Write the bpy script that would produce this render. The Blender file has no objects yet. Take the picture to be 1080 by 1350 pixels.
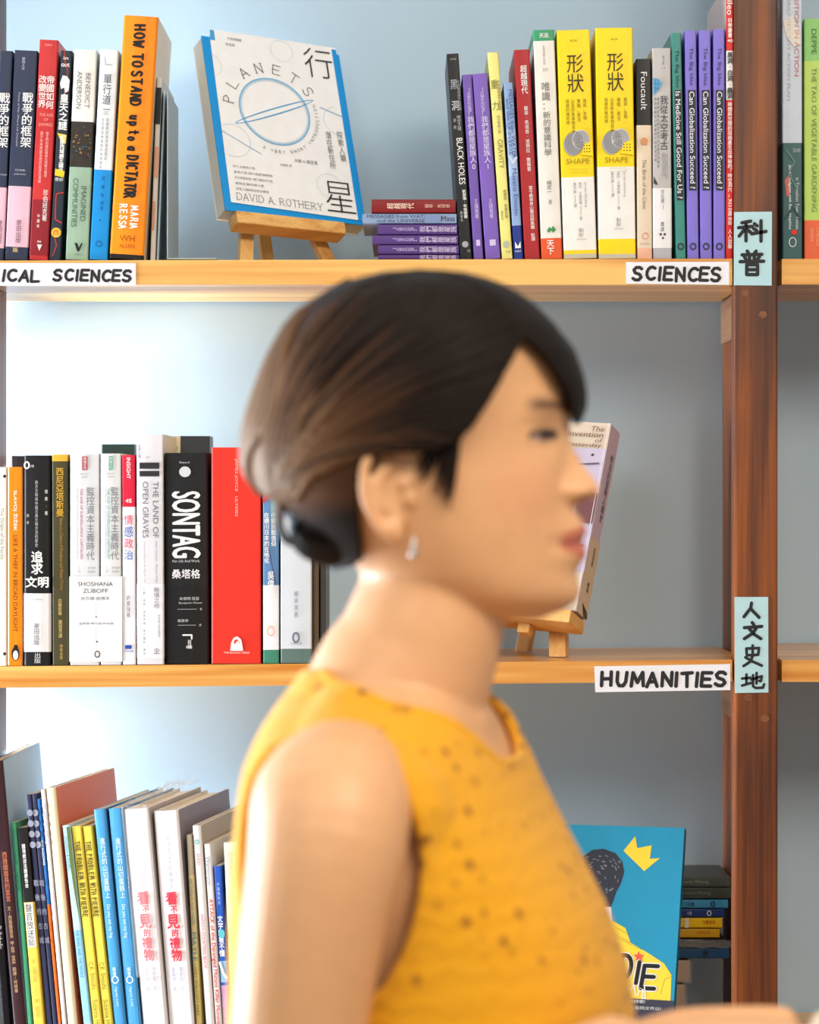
import bpy, bmesh, math, random
import numpy as np
from mathutils import Vector, Matrix

random.seed(7)
rng = np.random.default_rng(11)
SC = bpy.context.scene
COL = SC.collection

# ------------------------------------------------------------------ camera
F = 3825.0            # focal length in pixels of the 1080 x 1350 frame (85 mm on 24 mm)
CZ = 1.46             # height of the lens
HY = 655.0            # pixel row of the horizon
D = 2.68              # distance to the front of the bookcase
S = F / D
DEPTH = 0.233
WALL = D + 0.240
DP = 1.82             # distance to the woman
SP = F / DP

cam = bpy.data.cameras.new('camera')
cam.sensor_fit = 'HORIZONTAL'
cam.sensor_width = 24.0
cam.lens = 85.0
cam.shift_y = -(675.0 - HY) / 1080.0
cam.clip_start = 0.05
cam.dof.use_dof = True
cam.dof.focus_distance = D + 0.02
cam.dof.aperture_fstop = 4.8
camo = bpy.data.objects.new('camera', cam)
camo.location = (0, 0, CZ)
camo.rotation_euler = (math.pi / 2, 0, 0)
COL.objects.link(camo)
SC.camera = camo

# ------------------------------------------------------------------ light
def area(name, loc, rot, sx, sy, power, colour):
    l = bpy.data.lights.new(name, 'AREA')
    l.shape = 'RECTANGLE'
    l.size, l.size_y = sx, sy
    l.energy = power
    l.color = colour
    o = bpy.data.objects.new(name, l)
    o.location = loc
    o.rotation_euler = rot
    COL.objects.link(o)
    return o

# daylight through the window in the left wall
area('window_light', (-1.56, 2.48, 1.10), (0, math.radians(-90), 0), 1.10, 0.72, 80, (0.90, 0.95, 1.0))
# added unseen strip light, no window there: it grazes the wall behind the books
area('added_wall_wash_light', (-0.75, 2.865, 1.19), (0, math.radians(-90), 0), 0.86, 0.08, 17, (0.90, 0.96, 1.0)).data.spread = math.radians(110)
# warm ceiling lamps of the shop
area('ceiling_lamp_light', (0.75, 0.75, 2.55), (math.radians(35), math.radians(8), 0), 0.9, 0.9, 34, (1.0, 0.86, 0.68))
area('ceiling_lamp_light', (-0.7, 0.35, 2.55), (math.radians(36), math.radians(-8), 0), 0.9, 0.9, 18, (1.0, 0.93, 0.82))
world = bpy.data.worlds.new('world')
world.use_nodes = True
world.node_tree.nodes['Background'].inputs[0].default_value = (1.0, 0.985, 0.96, 1)
world.node_tree.nodes['Background'].inputs[1].default_value = 0.34
SC.world = world
vs = SC.view_settings
vs.view_transform = 'Standard'
vs.look = 'None'
vs.exposure = 0.0
vs.gamma = 1.0
vs.use_curve_mapping = False

# ------------------------------------------------------------------ helpers
def lin(c):
    out = []
    for v in c:
        v = v / 255.0
        out.append(v / 12.92 if v <= 0.04045 else ((v + 0.055) / 1.055) ** 2.4)
    return tuple(out)

MATS = {}
def flat(rgb, rough=0.5, metal=0.0, bump=0.0):
    key = (tuple(rgb), rough, metal, bump)
    if key in MATS:
        return MATS[key]
    m = bpy.data.materials.new('paint_%d_%d_%d' % tuple(int(v) for v in rgb))
    m.use_nodes = True
    nt = m.node_tree
    p = nt.nodes['Principled BSDF']
    c = lin(rgb)
    p.inputs['Roughness'].default_value = rough
    p.inputs['Metallic'].default_value = metal
    p.inputs['Specular IOR Level'].default_value = 0.3
    # a little unevenness of the printed card
    n = nt.nodes.new('ShaderNodeTexNoise')
    n.inputs['Scale'].default_value = 60.0
    n.inputs['Detail'].default_value = 3.0
    tc = nt.nodes.new('ShaderNodeTexCoord')
    nt.links.new(tc.outputs['Object'], n.inputs['Vector'])
    mx = nt.nodes.new('ShaderNodeMix'); mx.data_type = 'RGBA'
    nt.links.new(n.outputs['Fac'], mx.inputs['Factor'])
    mx.inputs['A'].default_value = tuple(v * 0.93 for v in c) + (1,)
    mx.inputs['B'].default_value = tuple(min(1, v * 1.06) for v in c) + (1,)
    nt.links.new(mx.outputs['Result'], p.inputs['Base Color'])
    MATS[key] = m
    return m

def nodes_mat(name):
    m = bpy.data.materials.new(name)
    m.use_nodes = True
    nt = m.node_tree
    return m, nt, nt.nodes['Principled BSDF']

def wood(name, a, b, axis, scale, rough=0.4, bump=0.05, blotch=None, coat=0.0):
    """straight grain running along one axis"""
    m, nt, p = nodes_mat(name)
    tc = nt.nodes.new('ShaderNodeTexCoord')
    mp = nt.nodes.new('ShaderNodeMapping')
    sc = [scale] * 3
    sc[axis] = scale * 0.05
    mp.inputs['Scale'].default_value = sc
    nt.links.new(tc.outputs['Object'], mp.inputs['Vector'])
    n1 = nt.nodes.new('ShaderNodeTexNoise')
    n1.inputs['Scale'].default_value = 1.0
    n1.inputs['Detail'].default_value = 5.0
    n1.inputs['Distortion'].default_value = 0.6
    nt.links.new(mp.outputs['Vector'], n1.inputs['Vector'])
    w = nt.nodes.new('ShaderNodeMath'); w.operation = 'MULTIPLY'
    w.inputs[1].default_value = 26.0
    nt.links.new(n1.outputs['Fac'], w.inputs[0])
    s = nt.nodes.new('ShaderNodeMath'); s.operation = 'SINE'
    nt.links.new(w.outputs[0], s.inputs[0])
    r = nt.nodes.new('ShaderNodeMapRange')
    r.inputs['From Min'].default_value = -1.0
    r.inputs['From Max'].default_value = 1.0
    nt.links.new(s.outputs[0], r.inputs['Value'])
    mp2 = nt.nodes.new('ShaderNodeMapping')
    sc2 = [scale * 16] * 3
    sc2[axis] = scale * 0.35
    mp2.inputs['Scale'].default_value = sc2
    nt.links.new(tc.outputs['Object'], mp2.inputs['Vector'])
    n2 = nt.nodes.new('ShaderNodeTexNoise')
    n2.inputs['Scale'].default_value = 1.0
    n2.inputs['Detail'].default_value = 3.0
    nt.links.new(mp2.outputs['Vector'], n2.inputs['Vector'])
    ad = nt.nodes.new('ShaderNodeMath'); ad.operation = 'MULTIPLY_ADD'
    nt.links.new(r.outputs['Result'], ad.inputs[0])
    ad.inputs[1].default_value = 0.45
    nt.links.new(n2.outputs['Fac'], ad.inputs[2])
    cr = nt.nodes.new('ShaderNodeValToRGB')
    cr.color_ramp.elements[0].position = 0.35
    cr.color_ramp.elements[1].position = 1.05
    cr.color_ramp.elements[0].color = lin(a) + (1,)
    cr.color_ramp.elements[1].color = lin(b) + (1,)
    nt.links.new(ad.outputs[0], cr.inputs['Fac'])
    out = cr.outputs['Color']
    if blotch:
        n3 = nt.nodes.new('ShaderNodeTexNoise')
        n3.inputs['Scale'].default_value = 11.0
        n3.inputs['Detail'].default_value = 3.0
        mp3 = nt.nodes.new('ShaderNodeMapping')
        s3 = [1.0] * 3; s3[axis] = 0.4
        mp3.inputs['Scale'].default_value = s3
        nt.links.new(tc.outputs['Object'], mp3.inputs['Vector'])
        nt.links.new(mp3.outputs['Vector'], n3.inputs['Vector'])
        r3 = nt.nodes.new('ShaderNodeMapRange')
        r3.inputs['From Min'].default_value = 0.42
        r3.inputs['From Max'].default_value = 0.72
        nt.links.new(n3.outputs['Fac'], r3.inputs['Value'])
        mx = nt.nodes.new('ShaderNodeMix'); mx.data_type = 'RGBA'
        nt.links.new(r3.outputs['Result'], mx.inputs['Factor'])
        nt.links.new(out, mx.inputs['A'])
        mx.inputs['B'].default_value = lin(blotch) + (1,)
        out = mx.outputs['Result']
    nt.links.new(out, p.inputs['Base Color'])
    p.inputs['Roughness'].default_value = rough
    p.inputs['Coat Weight'].default_value = coat
    bp = nt.nodes.new('ShaderNodeBump')
    bp.inputs['Strength'].default_value = bump
    bp.inputs['Distance'].default_value = 0.002
    nt.links.new(n2.outputs['Fac'], bp.inputs['Height'])
    nt.links.new(bp.outputs['Normal'], p.inputs['Normal'])
    return m

class MB:
    """collects polygons with materials and links them as ONE mesh object"""
    def __init__(self):
        self.v, self.f, self.mi, self.mats = [], [], [], []
    def mat(self, m):
        if m not in self.mats:
            self.mats.append(m)
        return self.mats.index(m)
    def poly(self, pts, m):
        b = len(self.v)
        self.v.extend([tuple(p) for p in pts])
        self.f.append(tuple(range(b, b + len(pts))))
        self.mi.append(self.mat(m))
    def mesh(self, verts, faces, m):
        b = len(self.v)
        self.v.extend([tuple(p) for p in verts])
        k = self.mat(m)
        for f in faces:
            self.f.append(tuple(i + b for i in f))
            self.mi.append(k)
    def box(self, lo, hi, m):
        x0, y0, z0 = lo; x1, y1, z1 = hi
        vs_ = [(x0,y0,z0),(x1,y0,z0),(x1,y1,z0),(x0,y1,z0),(x0,y0,z1),(x1,y0,z1),(x1,y1,z1),(x0,y1,z1)]
        self.mesh(vs_, [(0,3,2,1),(4,5,6,7),(0,1,5,4),(1,2,6,5),(2,3,7,6),(3,0,4,7)], m)
    def build(self, name, parent=None, bevel=0.0, smooth=False, segs=2, M=None):
        me = bpy.data.meshes.new(name)
        vv = self.v
        if M is not None:
            vv = [tuple(M @ Vector(p)) for p in vv]
        me.from_pydata(vv, [], self.f)
        for m in self.mats:
            me.materials.append(m)
        me.polygons.foreach_set('material_index', self.mi)
        if smooth:
            me.polygons.foreach_set('use_smooth', [True] * len(self.f))
        me.update()
        o = bpy.data.objects.new(name, me)
        COL.objects.link(o)
        if parent is not None:
            o.parent = parent
        if bevel > 0:
            b = o.modifiers.new('bevel', 'BEVEL')
            b.width = bevel
            b.segments = segs
            b.limit_method = 'ANGLE'
        return o

def empty(name, M):
    o = bpy.data.objects.new(name, None)
    o.empty_display_size = 0.02
    COL.objects.link(o)
    if isinstance(M, Matrix):
        o.matrix_world = M
    else:
        o.location = M
    return o

def tag(o, label, cat, group=None, kind=None):
    o['label'] = label
    o['category'] = cat
    if group:
        o['group'] = group
    if kind:
        o['kind'] = kind
    return o

def P(px, py, y=D):
    """world point that stands at depth y on the line of sight of a pixel"""
    return Vector(((px - 540.0) * y / F, y, CZ - (py - HY) * y / F))

# ------------------------------------------------------------------ lettering
_GL = {}
def glyph(s, bold=0.0):
    """flat outline mesh of a short text in the built-in typeface: vertices, faces"""
    key = (s, bold)
    if key in _GL:
        return _GL[key]
    c = bpy.data.curves.new('glyph', 'FONT')
    c.body = s
    c.offset = bold
    c.resolution_u = 3
    o = bpy.data.objects.new('glyph', c)
    COL.objects.link(o)
    bpy.context.view_layer.update()
    dg = bpy.context.evaluated_depsgraph_get()
    ev = o.evaluated_get(dg)
    me = ev.to_mesh()
    vs_ = [(v.co.x, v.co.y) for v in me.vertices]
    fs = [tuple(p.vertices) for p in me.polygons]
    ev.to_mesh_clear()
    bpy.data.objects.remove(o)
    bpy.data.curves.remove(c)
    _GL[key] = (vs_, fs)
    return _GL[key]

# the lettering functions write into an MB in a 2D plane (x right, y up); place(x, y) lifts to 3D
def put(mb, vs2, fs, mat, place):
    mb.mesh([place(x, y) for x, y in vs2], fs, mat)

def lifted(place, d):
    """the same surface, d further out: inked layers never share a plane"""
    o, a, b = (Vector(place(x, y)) for x, y in ((0, 0), (1, 0), (0, 1)))
    n = (a - o).cross(b - o).normalized() * d
    return lambda x, y: tuple(Vector(place(x, y)) + n)

def text_h(mb, s, cx, cy, length, size, mat, place, rot=0.0, bold=0.0, shear=0.0):
    """a run of letters centred on cx, cy: length along the run, size of its ink height"""
    if bold > 0:     # heavier weight: the same outline laid a hair's breadth apart
        e = bold * size * 1.1
        for i, (dx, dy) in enumerate(((-e, 0), (e, 0), (0, e), (0, -e))):
            text_h(mb, s, cx + dx, cy + dy, length, size, mat, lifted(place, 1e-5 * i), rot, 0.0, shear)
        return
    vs_, fs = glyph(s, bold)
    if not vs_:
        return
    xs = [v[0] for v in vs_]; ys = [v[1] for v in vs_]
    x0, x1, y0, y1 = min(xs), max(xs), min(ys), max(ys)
    kx = length / max(1e-6, x1 - x0)
    ky = size / max(1e-6, y1 - y0)
    ca, sa = math.cos(rot), math.sin(rot)
    out = []
    for x, y in vs_:
        yy = (y - (y0 + y1) / 2) * ky
        xx = (x - (x0 + x1) / 2) * kx + shear * yy
        out.append((cx + xx * ca - yy * sa, cy + xx * sa + yy * ca))
    put(mb, out, fs, mat, place)

def text_v(mb, s, cx, y_top, y_bot, size, mat, place, bold=0.0):
    """characters stacked upright from top to bottom"""
    if bold > 0:
        e = bold * size * .9
        for i, (dx, dy) in enumerate(((-e, 0), (e, 0), (0, e), (0, -e))):
            text_v(mb, s, cx + dx, y_top + dy, y_bot + dy, size, mat, lifted(place, 1e-5 * i))
        return
    n = len(s)
    cell = (y_top - y_bot) / n
    ky = min(abs(cell) * 1.02, size * 1.3)
    for i, ch in enumerate(s):
        if ch == ' ':
            continue
        vs_, fs = glyph(ch, bold)
        if not vs_:
            continue
        cjk = ord(ch) > 0x2000
        ox = 0.5 if cjk else (min(v[0] for v in vs_) + max(v[0] for v in vs_)) / 2
        oy = 0.38 if cjk else 0.36
        cy = y_top - (i + 0.5) * cell
        put(mb, [(cx + (x - ox) * size, cy + (y - oy) * ky) for x, y in vs_], fs, mat, place)

def ribbon(mb, pts, w, mat, place, w_end=None):
    """a pen stroke with round ends"""
    flat_place = place
    for i in range(len(pts) - 1):
        place = lifted(flat_place, 6e-6 * (i + 1))
        (x0, y0), (x1, y1) = pts[i], pts[i + 1]
        dx, dy = x1 - x0, y1 - y0
        L = math.hypot(dx, dy) or 1e-9
        nx, ny = -dy / L * w / 2, dx / L * w / 2
        mb.poly([place(x0 + nx, y0 + ny), place(x0 - nx, y0 - ny), place(x1 - nx, y1 - ny), place(x1 + nx, y1 + ny)], mat)
    for i, (x, y) in enumerate(pts):
        place = lifted(flat_place, 6e-6 * (len(pts) + i + 1))
        mb.poly([place(x + w / 2 * math.cos(k * math.pi / 5), y + w / 2 * math.sin(k * math.pi / 5)) for k in range(10)], mat)

def disc(mb, cx, cy, rx, ry, mat, place, n=28, rot=0.0):
    ca, sa = math.cos(rot), math.sin(rot)
    pts = []
    for k in range(n):
        a = 2 * math.pi * k / n
        x, y = rx * math.cos(a), ry * math.sin(a)
        pts.append(place(cx + x * ca - y * sa, cy + x * sa + y * ca))
    mb.poly(pts, mat)

def ring(mb, cx, cy, rx, ry, w, mat, place, n=60, rot=0.0, a0=0.0, a1=2 * math.pi):
    ca, sa = math.cos(rot), math.sin(rot)
    def q(a, d):
        x, y = (rx + d) * math.cos(a), (ry + d) * math.sin(a)
        return place(cx + x * ca - y * sa, cy + x * sa + y * ca)
    for k in range(n):
        t0 = a0 + (a1 - a0) * k / n
        t1 = a0 + (a1 - a0) * (k + 1) / n
        mb.poly([q(t0, -w / 2), q(t0, w / 2), q(t1, w / 2), q(t1, -w / 2)], mat)

# skeleton capitals in a unit cell (0..1 wide, 0..1 high)
def _arc(cx, cy, rx, ry, a0, a1, n=9):
    return [(cx + rx * math.cos(math.radians(a0 + (a1 - a0) * i / n)), cy + ry * math.sin(math.radians(a0 + (a1 - a0) * i / n))) for i in range(n + 1)]
SK = {
 'A': [[(0, 0), (.5, 1), (1, 0)], [(.2, .36), (.8, .36)]],
 'B': [[(0, 0), (0, 1)], [(0, 1), (.5, 1), (.8, .78), (.5, .54), (0, .54)], [(.5, .54), (.95, .28), (.55, 0), (0, 0)]],
 'C': [_arc(.55, .5, .55, .5, 50, 310)],
 'D': [[(0, 0), (0, 1)], [(0, 1)] + _arc(.3, .5, .7, .5, 90, -90) + [(0, 0)]],
 'E': [[(.9, 1), (0, 1), (0, 0), (.9, 0)], [(0, .52), (.75, .52)]],
 'F': [[(.9, 1), (0, 1), (0, 0)], [(0, .52), (.75, .52)]],
 'G': [_arc(.55, .5, .55, .5, 50, 330), [(.6, .45), (1, .45), (1, .1)]],
 'H': [[(0, 0), (0, 1)], [(.9, 0), (.9, 1)], [(0, .5), (.9, .5)]],
 'I': [[(.5, 0), (.5, 1)]],
 'K': [[(0, 0), (0, 1)], [(.9, 1), (0, .45), (.95, 0)]],
 'L': [[(0, 1), (0, 0), (.85, 0)]],
 'M': [[(0, 0), (.1, 1), (.5, .25), (.9, 1), (1, 0)]],
 'N': [[(0, 0), (0, 1), (.9, 0), (.9, 1)]],
 'O': [_arc(.5, .5, .5, .5, 90, 450, 16)],
 'P': [[(0, 0), (0, 1)], [(0, 1), (.5, 1), (.85, .76), (.5, .5), (0, .5)]],
 'R': [[(0, 0), (0, 1)], [(0, 1), (.5, 1), (.85, .76), (.5, .5), (0, .5)], [(.4, .5), (.95, 0)]],
 'S': [[(.92, .88), (.7, 1), (.3, 1), (.05, .8), (.2, .58), (.75, .44), (.95, .22), (.7, 0), (.3, 0), (.02, .13)]],
 'T': [[(0, 1), (1, 1)], [(.5, 1), (.5, 0)]],
 'U': [[(0, 1), (.03, .3), (.25, 0), (.65, 0), (.87, .3), (.9, 1)]],
 'V': [[(0, 1), (.5, 0), (1, 1)]],
 'W': [[(0, 1), (.25, 0), (.5, .75), (.75, 0), (1, 1)]],
 'Y': [[(0, 1), (.5, .5), (1, 1)], [(.5, .5), (.5, 0)]],
 '.': [[(.4, .02), (.5, .02)]],
 'a': [_arc(.42, .3, .38, .3, 90, 450, 10), [(.8, .62), (.8, 0)]],
 'o': [_arc(.42, .3, .38, .3, 90, 450, 10)],
 'p': [[(.05, -.3), (.05, .6)], _arc(.42, .3, .38, .3, 90, 450, 10)],
 't': [[(.4, .9), (.4, .05), (.65, 0)], [(.1, .6), (.75, .6)]],
 'u': [[(.05, .6), (.05, .15), (.35, 0), (.75, .15), (.75, .6)], [(.75, .6), (.75, 0)]],
}
def pen_text(mb, s, x0, x1, y_base, h, w, mat, place, rot=0.0, jitter=0.0, serif=0.0, narrow=0.72, origin=(0, 0), slant=0.0):
    """letters drawn as pen strokes, spread evenly from x0 to x1 on the base line"""
    r = random.Random(len(s) * 17 + 3)
    wid = [0.42 if c in 'I' else (0.5 if c == ' ' else (0.3 if c == '.' else (1.18 if c in 'MW' else 1.0))) for c in s]
    tot = sum(wid)
    cell = (x1 - x0) / tot
    x = x0
    ca, sa = math.cos(rot), math.sin(rot)
    for c, wd in zip(s, wid):
        cw = cell * wd
        if c != ' ':
            jx, jy, jr = r.uniform(-1, 1) * jitter, r.uniform(-1, 1) * jitter, r.uniform(-1, 1) * jitter * 1.2
            for st in SK.get(c, []):
                pts = []
                for (u, v) in st:
                    lx = (u - .5) * cw * narrow if c != 'I' else (u - .5) * cw
                    ly = v * h
                    lx += slant * ly
                    lx, ly = lx - jr * ly, ly + jr * lx
                    gx, gy = x + cw / 2 + lx + jx * h, y_base + ly + jy * h
                    pts.append((origin[0] + gx * ca - gy * sa, origin[1] + gx * sa + gy * ca))
                ribbon(mb, pts, w, mat, place)
                if serif > 0:
                    for e in (pts[0], pts[-1]):
                        ribbon(mb, [(e[0] - serif * ca, e[1] - serif * sa), (e[0] + serif * ca, e[1] + serif * sa)], w * 0.6, mat, place)
        x += cw

# ------------------------------------------------------------------ materials of the place
def wall_material():
    m, nt, p = nodes_mat('wall_paint')
    tc = nt.nodes.new('ShaderNodeTexCoord')
    n = nt.nodes.new('ShaderNodeTexNoise')
    n.inputs['Scale'].default_value = 420.0
    n.inputs['Detail'].default_value = 2.0
    nt.links.new(tc.outputs['Object'], n.inputs['Vector'])
    n2 = nt.nodes.new('ShaderNodeTexNoise')
    n2.inputs['Scale'].default_value = 3.0
    nt.links.new(tc.outputs['Object'], n2.inputs['Vector'])
    mx = nt.nodes.new('ShaderNodeMix'); mx.data_type = 'RGBA'
    nt.links.new(n2.outputs['Fac'], mx.inputs['Factor'])
    mx.inputs['A'].default_value = lin((169, 194, 214)) + (1,)
    mx.inputs['B'].default_value = lin((175, 200, 219)) + (1,)
    nt.links.new(mx.outputs['Result'], p.inputs['Base Color'])
    p.inputs['Roughness'].default_value = 0.6
    b = nt.nodes.new('ShaderNodeBump')
    b.inputs['Strength'].default_value = 0.04
    b.inputs['Distance'].default_value = 0.001
    nt.links.new(n.outputs['Fac'], b.inputs['Height'])
    nt.links.new(b.outputs['Normal'], p.inputs['Normal'])
    return m
M_WALL = wall_material()
M_PINE = wood('pine', (200, 124, 44), (240, 188, 106), 0, 9.0, rough=0.32, bump=0.04, coat=0.25)
M_PINEV = wood('pine_upright', (214, 152, 80), (238, 192, 122), 2, 14.0, rough=0.4, bump=0.04)
M_PINEX = wood('pine_ledge', (206, 146, 74), (232, 184, 112), 0, 30.0, rough=0.4, bump=0.04)
M_STAIN = wood('dark_stained_wood', (78, 32, 5), (142, 73, 16), 2, 16.0, rough=0.5, bump=0.12, blotch=(58, 24, 8), coat=0.04)
M_STAIN2 = wood('grey_brown_wood', (92, 62, 44), (140, 102, 74), 1, 14.0, rough=0.5, bump=0.1)
M_PLUG = wood('wood_plug', (104, 58, 26), (138, 84, 40), 0, 40.0, rough=0.5)
M_FLOOR = wood('floor_boards', (120, 88, 58), (150, 112, 76), 1, 5.0, rough=0.4)
M_WHITE = flat((236, 234, 228), 0.6)
M_INK = flat((38, 38, 44), 0.6)
M_PAPER = flat((232, 232, 240), 0.7)
M_BLUEPAPER = flat((178, 214, 222), 0.7)
M_PAGES = flat((226, 214, 192), 0.8)
M_PAGEW = flat((232, 228, 220), 0.8)

def struct(name, mb, **k):
    o = mb.build(name, **k)
    o['kind'] = 'structure'
    return o
XL, XR, YF = -1.62, 2.4, -1.2
mb = MB(); mb.box((XL - .1, WALL, 0), (XR, WALL + .1, 2.7), M_WALL); struct('wall_back', mb)
mb = MB(); mb.box((XL - .1, YF, -.06), (XR, WALL + .1, 0), M_FLOOR); struct('floor', mb)
mb = MB(); mb.box((XL - .1, YF, 2.7), (XR, WALL + .1, 2.76), M_WHITE); struct('ceiling', mb)
wy0, wy1, wz0, wz1 = 2.08, 2.88, 0.54, 1.66
mb = MB()
mb.box((XL - .1, YF, 0), (XL, WALL, wz0), M_WALL)
mb.box((XL - .1, YF, wz1), (XL, WALL, 2.7), M_WALL)
mb.box((XL - .1, YF, wz0), (XL, wy0, wz1), M_WALL)
mb.box((XL - .1, wy1, wz0), (XL, WALL, wz1), M_WALL)
struct('wall_left', mb)
mb = MB()
for a, b in (((wy0, wz0), (wy1, wz0 + .04)), ((wy0, wz1 - .04), (wy1, wz1)), ((wy0, wz0), (wy0 + .04, wz1)), ((wy1 - .04, wz0), (wy1, wz1)), ((2.46, wz0), (2.50, wz1))):
    mb.box((XL - .08, a[0], a[1]), (XL - .03, b[0], b[1]), M_WHITE)
win = struct('window_1', mb)
mg, nt, p = nodes_mat('window_glass')
p.inputs['Transmission Weight'].default_value = 1.0
p.inputs['Roughness'].default_value = 0.0
p.inputs['Base Color'].default_value = (0.95, 0.98, 1, 1)
mb = MB(); mb.box((XL - .06, wy0 + .04, wz0 + .04), (XL - .055, wy1 - .04, wz1 - .04), mg); mb.build('pane', win)
mb = MB(); mb.box((XL + 0.001, WALL - .0125, 0), (XR, WALL - .001, .09), M_WHITE); struct('baseboard_back', mb)

# ------------------------------------------------------------------ bookcase
def linpx(a, b):
    """pixel row that runs straight from a (at column 0) to b (at column 960)"""
    return lambda px: a + (b - a) * px / 960.0
# front edge rows of the boards: top, underside
ROW_TOP = (linpx(343.5, 341.0), linpx(375.0, 375.5))
ROW_MID = (linpx(878.6, 870.0), linpx(907.0, 898.5))
ROW_BOT = (linpx(1410.0, 1402.0), linpx(1440.0, 1432.0))
def Zrow(py, y=D):
    return CZ - (py - HY) * y / F
def shelf_z(row, X):
    return Zrow(row(X * S + 540.0))
bookcase = tag(empty('bookcase', (0, D, 0)), 'open wooden bookcase with pine shelves and dark-stained upright posts against the pale blue wall', 'bookcase')
BL = lambda lo, hi: ((lo[0], lo[1] - D, lo[2]), (hi[0], hi[1] - D, hi[2]))
def bc_box(name, lo, hi, m, parent=None, bevel=0.0):
    mb = MB()
    a, b = BL(lo, hi)
    mb.box(a, b, m)
    return mb.build(name, parent or bookcase, bevel=bevel)
PX0, PX1 = (968 - 540) / S, (1025.3 - 540) / S
FY0, FY1 = D - .0025, D + .025
for x0, x1 in ((-.4290, -.3885), (PX0, PX1), (1.02, 1.06)):
    post = bc_box('front_post', (x0, FY0 if x0 > 0 else D + .003, 0), (x1, FY1 if x0 > 0 else D + .118, 2.2), M_STAIN, bevel=.0022)
    if x0 > 0:
        for px, py in ((982.5, 386.5), (1006, 415), (986.8, 920), (1009, 947)):
            if x0 > .9:
                continue
            c = P(px, py, FY0)
            mb = MB(); pl = lambda x, y: (c.x + x, FY0 - D - .0008, c.z + y)
            v = []; n = 14
            for k in range(n):
                a = 2 * math.pi * k / n
                v.append((c.x + .0036 * math.cos(a), FY0 - D - .0007, c.z + .0036 * math.sin(a)))
            for k in range(n):
                a = 2 * math.pi * k / n
                v.append((c.x + .0040 * math.cos(a), FY0 - D + .003, c.z + .0040 * math.sin(a)))
            mb.mesh(v, [tuple(range(n))] + [(k, (k + 1) % n, n + (k + 1) % n, n + k) for k in range(n)], M_PLUG)
            o = mb.build('wood_plug', post)
            o['label'] = 'round wooden plug'
for x0, x1 in ((.3135, .331), (1.03, 1.05)):
    bc_box('rear_post', (x0, D + .147, 0), (x1, D + .226, 2.2), M_STAIN, bevel=.0015)
def hexa(mb, x0, x1, y0, y1, zt, zb, m):
    """board between x0, x1 whose top and underside are functions of x, y"""
    v = []
    for z in (zb, zt):
        for x, y in ((x0, y0), (x1, y0), (x1, y1), (x0, y1)):
            v.append((x, y - D, z(x, y)))
    mb.mesh(v, [(0, 3, 2, 1), (4, 5, 6, 7), (0, 1, 5, 4), (1, 2, 6, 5), (2, 3, 7, 6), (3, 0, 4, 7)], m)
def plank(row, x0, x1, notch, back_rise=0.0):
    mb = MB()
    zt = lambda x, y: shelf_z(row[0], x) + back_rise * (y - D) / DEPTH
    zb = lambda x, y: shelf_z(row[1], x) + back_rise * (y - D) / DEPTH
    f0 = .003 if x0 < 0 else .0
    a, b = x0 - notch[0], x1 + notch[1]
    yn = D + (.1185 if x0 < 0 else .0265)
    if x0 < 0:
        hexa(mb, -.4285, x0, D, D + .0028, zt, zb, M_PINE)
        hexa(mb, x1, b, D + .0265, yn, zt, zb, M_PINE)
    hexa(mb, x0, x1, D, yn, zt, zb, M_PINE)
    hexa(mb, a, b, yn, D + .177, zt, zb, M_PINE)
    hexa(mb, a, b, D + .1785, D + DEPTH, zt, zb, M_PINE)
    return mb.build('shelf_board', bookcase)
for row in (ROW_TOP, ROW_MID, ROW_BOT):
    plank(row, -.388, .2983, (.036, .013))
flatrow = lambda a, b: (lambda px: a, lambda px: b)
plank(flatrow(341.3, 375.0), .3440, 1.018, (.010, .010))
plank(flatrow(870.5, 899.0), .3440, 1.018, (.010, .010), .0042)
plank(flatrow(1394.0, 1424.0), .3440, 1.018, (.010, .010))
for zt_ in (Zrow(375.8), Zrow(899.2), Zrow(1432.5)):
    for x0, x1 in ((-.4280, -.4082), (.3118, .3318), (1.029, 1.051)):
        bc_box('bearer_rail', (x0, D + (.0255 if x0 > 0 else .1185), zt_ - .0435), (x1, D + .225, zt_ - .0008), M_STAIN2, bevel=.001)

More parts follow.
